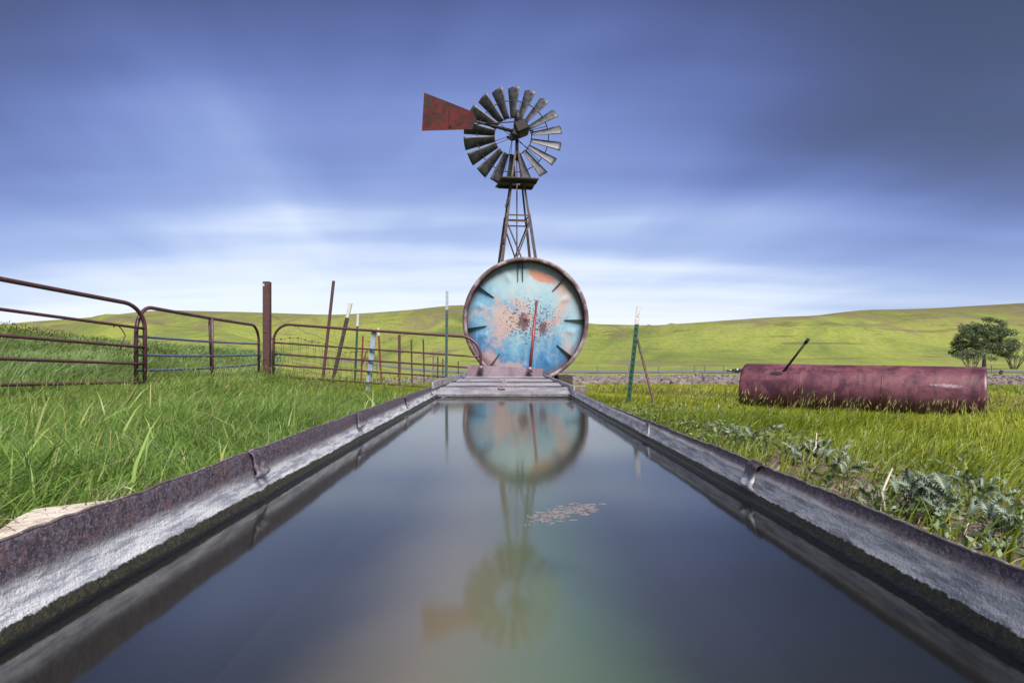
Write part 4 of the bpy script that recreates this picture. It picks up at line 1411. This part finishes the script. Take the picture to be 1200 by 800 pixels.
P = scatter([(0.4, 2, 34000), (2, 4, 60000), (4, 7, 60000), (7, 13, 56000)], (-6.6, -0.56), keep_l)
dist = np.hypot(P[:, 0], P[:, 1])
cl = fbm(P[:, 0] * 2.3, P[:, 1] * 2.3, 3)
h = (0.085 + 0.19 * cl) * rng.uniform(0.6, 1.25, len(P)) * (0.55 + 0.45 * ss((-P[:, 0] - 0.75) / 0.9)) * (1 - 0.5 * ss((P[:, 0] + 3.6) / 1.4) * ss((P[:, 1] - 4) / 3))
w_ = 0.0041 * rng.uniform(0.45, 1.7, len(P)) * np.maximum(1, dist / 3.6)
tint = np.clip(0.18 + 0.75 * (fbm(P[:, 0] * 0.8, P[:, 1] * 0.8 + 30, 3) - 0.2) * 0.8 + rng.normal(0, 0.24, len(P)), 0, 0.95)
tint[rng.random(len(P)) < 0.05] = 1.0
tag(blades('meadow_grass', P, h, w_, M['grass_l'], lean_field(P, 0.1, 0.55, 0.62), 1.9, tint), 'lush green grass between the trough and the gates', 'grass', kind='stuff')
# a few broad fresh leaves among it
P2 = P[rng.choice(len(P), 900, replace=False)]
P2 = P2[P2[:, 1] < 5]
tag(blades('broad_grass', P2, rng.uniform(0.14, 0.32, len(P2)), rng.uniform(0.007, 0.012, len(P2)), M['grass_l'], lean_field(P2, 0.3, 0.5, 0.35), 1.7, rng.uniform(0.6, 0.95, len(P2))),
    'broad yellow green grass leaves left of the trough', 'grass', kind='stuff')


# pasture on the right
def keep_r(x, y):
    bare = 0.45 * ss((1.45 - x) / 0.5) * ss((3.4 - y) / 1.5)
    return (x > 0.60) & (fbm(x * 2.6 + 5, y * 2.6 + 70, 3) + 0.06 > 0.72 * bare) & (rng.random(len(x)) > 0.65 * bare)


def in_drum(x, y):
    px_, py_ = x - dcx.x, y - dcx.y
    u_ = px_ * math.cos(rz) + py_ * math.sin(rz); v_ = -px_ * math.sin(rz) + py_ * math.cos(rz)
    return (np.abs(u_) < DLn / 2 + 0.02) & (np.abs(v_) < RD * 0.8)


P = scatter([(0.4, 2, 16000), (2, 4, 42000), (4, 7, 62000), (7, 13, 75000)], (0.6, 10.5), keep_r)
P = P[~in_drum(P[:, 0], P[:, 1])]
dist = np.hypot(P[:, 0], P[:, 1])
cl = fbm(P[:, 0] * 2.0 + 9, P[:, 1] * 2.0, 3)
h = (0.035 + 0.115 * cl) * rng.uniform(0.6, 1.3, len(P))
w_ = 0.0043 * rng.uniform(0.5, 1.6, len(P)) * np.maximum(1, dist / 3.6)
tint = np.clip(0.40 + 0.9 * (fbm(P[:, 0] * 0.55 + 80, P[:, 1] * 0.55 + 30, 3) - 0.5) + rng.normal(0, 0.16, len(P)) - 0.28 * ss((1.7 - P[:, 0]) / 1.0), 0, 0.96)
tint[rng.random(len(P)) < 0.02] = 1.0
tag(blades('pasture_grass', P, h, w_, M['grass_r'], lean_field(P, 0.2, 0.5, 0.32), 1.8, tint), 'short yellow green pasture grass right of the trough', 'grass', kind='stuff')


# pasture further off, up to the creek and beyond the gates
def keep_f(x, y):
    return (x > -0.36 * y - 1.2) & ~((np.abs(x - TK.x) < 1.2) & (y > 12.4) & (y < 14.7)) & ((y > 13) | (np.abs(x) > 0.7))


P = scatter([(8, 13, 9000), (13, 22, 60000), (22, 29, 40000)], (-16, 40), keep_f)
P = P[P[:, 1] < 28.4 - 0.45 * np.clip(P[:, 0] - 5, 0, 14)]
h = rng.uniform(0.12, 0.26, len(P)) * (0.6 + 0.8 * fbm(P[:, 0] * 0.7, P[:, 1] * 0.7, 3))
tint = np.clip(0.42 + 1.1 * (fbm(P[:, 0] * 0.22 + 80, P[:, 1] * 0.22 + 30, 3) - 0.5) + rng.normal(0, 0.12, len(P)), 0, 0.93)
tag(blades('far_pasture_grass', P, h, 0.0014 * P[:, 1] * rng.uniform(0.7, 1.4, len(P)), M['grass_r'], lean_field(P, 0.2, 0.4, 0.3), 1.6, tint, 2),
    'yellow green pasture grass beyond the gates and the cylinder', 'grass', kind='stuff')


# crop on the bank, left of the gates
def keep_c(x, y): return (x < -5.55 + 0.02 * y) & (x > -1.02 * y - 2.5) & ((y < 13) | (x < -0.36 * y - 1.2 + 0.6))


P = scatter([(3, 9, 60000), (9, 16, 120000), (16, 30, 110000), (30, 60, 60000)], (-62, -5.3), keep_c)
dist = np.hypot(P[:, 0], P[:, 1])
cl = fbm(P[:, 0] * 0.9 + 33, P[:, 1] * 0.9, 3)
h = (0.25 + 0.42 * cl) * rng.uniform(0.7, 1.15, len(P)) * (0.6 + 0.4 * ss((-P[:, 0] - 5.5) / 2))
tint = np.clip(0.30 + 1.0 * (fbm(P[:, 0] * 0.5 + 8, P[:, 1] * 0.8 + 3, 3) - 0.45) + rng.normal(0, 0.2, len(P)), 0, 1)
tag(blades('crop_field', P, h, np.maximum(0.006, 0.0013 * dist) * rng.uniform(0.7, 1.4, len(P)), M['grass_c'], lean_field(P, 0.15, 0.6, 0.22), 1.9, tint, 2),
    'tall wind bent green crop on the bank behind the gates', 'crop', kind='stuff')


# seed heads
def ears(name, P, H, L, R, tint, lean, label):
    V, F, T = [], [], []
    for p, h_, l_, r_, t_, le in zip(P, H, L, R, tint, lean):
        o = len(V)
        base = Vector(p); tip_dir = Vector((le[0], le[1], 0.75)).normalized()
        top = base + Vector((le[0] * h_ * 0.5, le[1] * h_ * 0.5, h_))
        s_ = Vector((0.0012, 0, 0)) * max(1, base.y / 3)
        V += [base - s_, base + s_, top]; F.append((o, o + 1, o + 2)); T += [t_ * 0.4] * 3
        o = len(V); x = tip_dir.orthogonal().normalized(); y = tip_dir.cross(x)
        V += [top, *(top + tip_dir * l_ * 0.35 + (x * math.cos(a) + y * math.sin(a)) * r_ for a in (0, 1.571, 3.142, 4.712)), top + tip_dir * l_]
        for j in range(4): F += [(o, o + 1 + j, o + 1 + (j + 1) % 4), (o + 5, o + 1 + (j + 1) % 4, o + 1 + j)]
        T += [t_] * 6
        # awns
        for j in range(5):
            a = j * 1.257 + t_ * 9; o = len(V)
            d = (tip_dir + (x * math.cos(a) + y * math.sin(a)) * 0.35).normalized()
            b = top + tip_dir * l_ * (0.25 + 0.13 * j)
            V += [b - y * r_ * 0.12, b + y * r_ * 0.12, b + d * l_ * 0.75]; F.append((o, o + 1, o + 2)); T += [min(1, t_ + 0.1)] * 3
    me = bpy.data.meshes.new(name); me.from_pydata([tuple(v_) for v_ in V], [], F); me.materials.append(M['ear'])
    at_ = me.attributes.new('tint', 'FLOAT', 'POINT'); at_.data.foreach_set('value', np.array(T, np.float32))
    tag(link(name, me), label, 'grass', kind='stuff')


P = scatter([(2.2, 5, 700), (5, 12, 1700)], (1.3, 9.5)); P = P[~in_drum(P[:, 0], P[:, 1])]; k = len(P)
ears('foxtail_heads', P, rng.uniform(0.10, 0.19, k), rng.uniform(0.03, 0.055, k), rng.uniform(0.003, 0.005, k) * np.maximum(1, P[:, 1] / 5), rng.random(k) ** 0.8, lean_field(P, 0.1, 0.3, 0.2), 'ripening foxtail heads in the right hand pasture')
P = scatter([(1.6, 4, 420), (4, 12, 1100)], (-6, -1.0)); k = len(P)
ears('wild_barley_heads', P, rng.uniform(0.16, 0.34, k), rng.uniform(0.04, 0.075, k), rng.uniform(0.003, 0.005, k) * np.maximum(1, P[:, 1] / 5), rng.random(k) * 0.55, lean_field(P, 0.1, 0.35, 0.2), 'pale barley heads among the lush grass')
P = scatter([(4, 9, 900), (9, 20, 3500)], (-24, -5.8), keep_c); k = len(P)
ears('crop_ears', P, rng.uniform(0.35, 0.62, k), rng.uniform(0.07, 0.12, k), rng.uniform(0.006, 0.009, k) * np.maximum(1, P[:, 1] / 9), rng.random(k) * 0.35, lean_field(P, 0.1, 0.55, 0.15), 'pale ears of the crop behind the gates')

# trampled straw on the bare soil
ks = 2600
x = np.concatenate([rng.uniform(0.62, 1.9, ks) ** 1.0, -rng.uniform(0.62, 1.35, 2600)]); y = np.concatenate([rng.uniform(0.6, 5.5, ks), rng.uniform(0.5, 4.5, 2600)])
ok = rng.random(len(x)) < np.clip(1.7 - np.abs(x) * 0.85, 0.06, 1); x, y = x[ok], y[ok]
zz = np.where((x < -0.58) & (x > -1.1) & (y < 1.7), 0.062, gz(x, y) + 0.008)
P = np.stack([x, y, zz], 1); k = len(P)
a = rng.uniform(0, 6.28, k); hh = rng.uniform(0.02, 0.04, k)
ll = rng.uniform(1.2, 3.2, k)
tag(blades('straw_litter', P, hh, rng.uniform(0.002, 0.005, k), M['straw'], np.stack([np.cos(a) * ll, np.sin(a) * ll], 1) * 0.8, 1.2, rng.random(k), 3), 'dry straw litter on the trampled soil by the trough', 'straw', kind='stuff')


# ================================================================== thistles
def thistle_leaf(length, seed):
    r_ = random.Random(seed)
    n_ = 10
    spine = []
    for i in range(n_ * 2 + 1):
        t = i / (n_ * 2)
        spine.append(Vector((t * length * (1 - 0.12 * t), 0, length * (0.55 * t - 0.62 * t * t))))
    vs, fs = [], []
    for i, p in enumerate(spine): vs.append(p)
    for side in (-1, 1):
        for i in range(1, n_ * 2):
            t = i / (n_ * 2)
            env = math.sin(math.pi * min(1, t * 0.93 + 0.07)) ** 0.7 * length * 0.20
            wv = env * (1.0 if i % 2 else 0.22) * r_.uniform(0.8, 1.2)
            q = spine[i] + Vector((length * 0.05 * (1 if i % 2 else -0.2), side * wv, wv * (0.45 if i % 2 else 0.2) + r_.uniform(-0.1, 0.1) * wv))
            vs.append(q)
        o = n_ * 2 + 1 + (0 if side < 0 else n_ * 2 - 1)
        for i in range(n_ * 2):
            a, b = i, i + 1
            qa = o + i - 1 if i >= 1 else None; qb = o + i if i + 1 <= n_ * 2 - 1 else None
            if qa is None: f = (a, b, qb)
            elif qb is None: f = (a, b, qa)
            else: f = (a, b, qb, qa)
            fs.append(f if side > 0 else f[::-1])
    return MB().add(vs, fs).mesh('leaf', M['thistle'])


leafs = [thistle_leaf(0.17, 1), thistle_leaf(0.13, 2), thistle_leaf(0.10, 3), thistle_leaf(0.18, 4), thistle_leaf(0.15, 5), thistle_leaf(0.12, 6)]
stem_me = MB().tube([(0, 0, -0.02), (0.004, 0.003, 0.06), (0.0, 0.006, 0.13)], [0.007, 0.006, 0.004], 6).mesh('stem', M['thistle'])


def thistle(px, py, label, s_, nl, up=0.6):
    Y = 1.0
    for _ in range(30):
        X = (px - 594) / 700 * Y; Y = (CAMZ - float(gz(X, Y))) * 700 / (py - 418)
    X = (px - 594) / 700 * Y
    g = empty('thistle_plant', (X, Y, float(gz(X, Y))))
    s_ *= 0.50; nl = int(nl * 1.7); g.scale = (s_, s_, s_)
    link('stem', stem_me, g)
    for i in range(nl):
        o = link('leaf', random.choice(leafs), g)
        lvl = i / nl
        o.location = (0, 0, 0.01 + 0.12 * lvl)
        o.location.x += random.gauss(0, 0.05); o.location.y += random.gauss(0, 0.05)
        o.rotation_euler = (random.uniform(-0.8, 0.8), -random.uniform(-0.1, 0.7) - up * lvl, i * 2.4 + random.uniform(-0.9, 0.9))
        k_ = random.uniform(0.7, 1.2) * (1 - 0.35 * lvl); o.scale = (k_, k_, k_)
    tag(g, label, 'thistle', 'thistles along the right rim of the trough')


for px, py, lab, s_, nl in (
        (1092, 612, 'large grey green thistle, the biggest in the clump by the bare soil', 1.35, 26),
        (1075, 596, 'spiky thistle growing just behind the largest one', 1.1, 20),
        (1175, 640, 'dark leafy thistle low by the trough rim, past the largest one', 1.1, 20),
        (1150, 590, 'upright thistle in grass between the largest one and the cylinder', 1.0, 16),
        (1022, 600, 'flattened small thistle on the bare soil patch', 0.8, 12),
        (985, 560, 'bushy thistle at the edge of the bare soil, trough side', 1.0, 18),
        (958, 540, 'silvery thistle among dry stalks by the rim joint', 1.0, 20),
        (930, 545, 'low thistle rosette tucked behind the trough rim joint', 0.9, 16),
        (890, 528, 'small silvery thistle beside the middle of the right rim', 0.95, 16),
        (862, 520, 'small dense thistle where the right rim starts to narrow', 1.0, 18),
        (838, 512, 'young thistle poking over the rim short of the leaning post', 0.9, 14),
        (905, 515, 'thistle standing in the grass a step out from the rim', 0.9, 14),
        (1065, 492, 'tiny thistle growing against the belly of the maroon cylinder', 1.2, 12)):
    thistle(px, py, lab, s_, nl)

# low broad-leaved weeds matted between the thistles
kw = 24000
cx_ = rng.uniform(0.6, 2.4, kw); cy_ = rng.uniform(0.7, 4.6, kw)
okw = (fbm(cx_ * 3.1 + 12, cy_ * 3.1 + 44, 3) > 0.42 + 0.45 * ss((cx_ - 1.15) / 0.8)) & (rng.random(kw) < 0.8); cx_, cy_ = cx_[okw], cy_[okw]
hz_ = rng.random(len(cx_)) ** 1.5 * 0.10 * (0.5 + fbm(cx_ * 4, cy_ * 4, 2))
wp = np.stack([cx_, cy_, gz(cx_, cy_) + 0.004 + hz_], 1)
M['weed'] = m_grass('weed_leaf', [(0.0, (0.070, 0.115, 0.040)), (0.5, (0.130, 0.185, 0.075)), (0.9, (0.200, 0.245, 0.150)), (1.0, (0.34, 0.30, 0.22))], 0.25)


# dry broken stalks
for i, (px, py, tx, ty, lab) in enumerate(((940, 538, 957, 507, 'pale dry stalk leaning among the silvery thistles'),
                                          (1040, 602, 1046, 548, 'thin pale dead stalk upright on the bare soil'),
                                          (1012, 590, 1030, 574, 'stubby bleached stalk end lying on the bare soil'),
                                          (1150, 632, 1135, 613, 'white broken stalk beside the dark thistle'))):
    Y = 0.40 * 700 / (py - 418); a = at(px, py, Y); a.z = float(gz(a.x, a.y)) - 0.01; b = at(tx, ty, Y + 0.03)
    mid = a.lerp(b, 0.55) + Vector((0.022 * (-1) ** i, 0, 0.004))
    o = MB().tube([a, mid, b], [0.0042, 0.0036, 0.002], 7).build('dry_stalk', M['stalk'])
    tag(o, lab, 'stalk', 'dry stalks on the bare soil')

# ================================================================== tree and bare shrubs
def branchy(mb, p, d, L, r, depth, ends, spread=0.6, up=0.15, seg=3):
    pts = [p]; q = p.copy(); dd = d.copy()
    for i in range(seg):
        dd = (dd + Vector((random.gauss(0, 0.12), random.gauss(0, 0.12), up * 0.4))).normalized()
        q = q + dd * L / seg; pts.append(q.copy())
    mb.tube(pts, [r * (1 - 0.45 * i / seg) for i in range(seg + 1)], 6 if depth > 1 else 4, False)
    if depth == 0: ends.append(q); return
    for i in range(random.choice((2, 3, 3))):
        nd = (dd + Vector((random.gauss(0, spread), random.gauss(0, spread), random.gauss(up, 0.3)))).normalized()
        branchy(mb, q - dd * L * random.uniform(0, 0.3), nd, L * random.uniform(0.62, 0.85), r * 0.55, depth - 1, ends, spread, up)


TYD = 90.0
tb = at(1153, 433, TYD); tb.z = float(gz(tb.x, tb.y))
tree = empty('round_tree', tb)
tag(tree, 'lone round crowned tree standing by the far road', 'tree')
random.seed(5)
tm = MB(); ends = []
tm.tube([(0, 0, -0.2), (0.05, 0, 1.2), (-0.02, 0, 2.5)], [0.30, 0.24, 0.20], 9, False)
for i in range(6):
    a = i * 1.05 + 0.3
    branchy(tm, Vector((-0.02, 0, 2.0 + 0.12 * i)), Vector((math.cos(a) * 0.75, math.sin(a) * 0.75, 0.75)).normalized(), 1.9, 0.13, 3, ends, 0.5, 0.15)
tm.build('trunk', M['bark'], tree)
cr = []
# leaf clumps through an umbrella of foliage
blobs = []
for i in range(170):
    a = i * 2.39996; rr = 3.9 * math.sqrt((i + 0.5) / 170)
    top = 7.6 - 2.7 * (rr / 4.2) ** 2
    z = random.uniform(max(1.5, top - 4.6), top)
    blobs.append((rr * math.cos(a), rr * math.sin(a), z, random.uniform(0.5, 0.85)))
pts = []
for bx_, by_, bz_, br_ in blobs:
    k = int(170 * br_)
    d = rng.normal(0, 1, (k, 3)); d /= np.linalg.norm(d, axis=1)[:, None]
    d *= (br_ * rng.random(k) ** 0.45)[:, None]; d[:, 2] *= 0.62
    pts.append(d + np.array((bx_, by_, bz_)))


def leaf_cloud(name, pts, size, mat_, parent, tint):
    n_ = len(pts)
    a = rng.normal(0, 1, (n_, 3)); a /= np.linalg.norm(a, axis=1)[:, None]
    b = rng.normal(0, 1, (n_, 3)); b -= a * (a * b).sum(1)[:, None]; b /= np.linalg.norm(b, axis=1)[:, None]
    s_ = size * rng.uniform(0.6, 1.4, n_)[:, None]
    V = np.stack([pts - a * s_, pts + b * s_ * 0.5, pts + a * s_, pts - b * s_ * 0.5], 1).reshape(-1, 3)
    F = np.arange(n_ * 4).reshape(-1, 4)
    me = bpy.data.meshes.new(name); me.from_pydata(V.tolist(), [], F.tolist()); me.materials.append(mat_)
    t_ = me.attributes.new('tint', 'FLOAT', 'POINT'); t_.data.foreach_set('value', np.repeat(tint, 4).astype(np.float32))
    return link(name, me, parent)


pts = np.concatenate(pts)
leaf_cloud('crown', pts, 0.12, M['leaf'], tree, np.clip(rng.normal(0.5, 0.25, len(pts)), 0, 1))
for (px, Y, hh_, nst, lab, lf) in ((1188, 88, 6.2, 13, 'bare grey twiggy shrub right next to the lone tree', 0.0), (1139, 86, 3.4, 12, 'low grey scrubby bush at the foot of the lone tree', 0.5)):
    b = at(px, 433, Y); b.z = float(gz(b.x, b.y))
    g = empty('bare_shrub', b); tm = MB(); ends = []
    for i in range(nst):
        a = i * 2.4
        branchy(tm, Vector((math.cos(a) * 0.3, math.sin(a) * 0.3, -0.1)), Vector((math.cos(a) * random.uniform(0.2, 0.7), math.sin(a) * 0.5, 1.0)).normalized(), hh_ * 0.34, 0.055, 3, ends, 0.38, 0.15)
    tm.build('branches', M['twig'], g)
    k = len(ends)
    e = np.array([tuple(v_) for v_ in ends]); e = np.repeat(e, 5, 0) + rng.normal(0, 0.22, (k * 5, 3))
    if lf: leaf_cloud('leaves', e, 0.12, M['leaf'], g, np.clip(rng.normal(0.7, 0.2, len(e)), 0, 1))
    else: leaf_cloud('leaves', e[::4], 0.09, M['leaf'], g, np.clip(rng.normal(0.8, 0.2, len(e[::4])), 0, 1))
    tag(g, lab, 'shrub')
# the weeds' leaves
tag(leaf_cloud('ground_weeds', wp, 0.0095, M['weed'], None, np.clip(rng.normal(0.45, 0.28, len(wp)), 0, 1)), 'low matted broad leaved weeds along the right rim', 'weeds', kind='stuff')
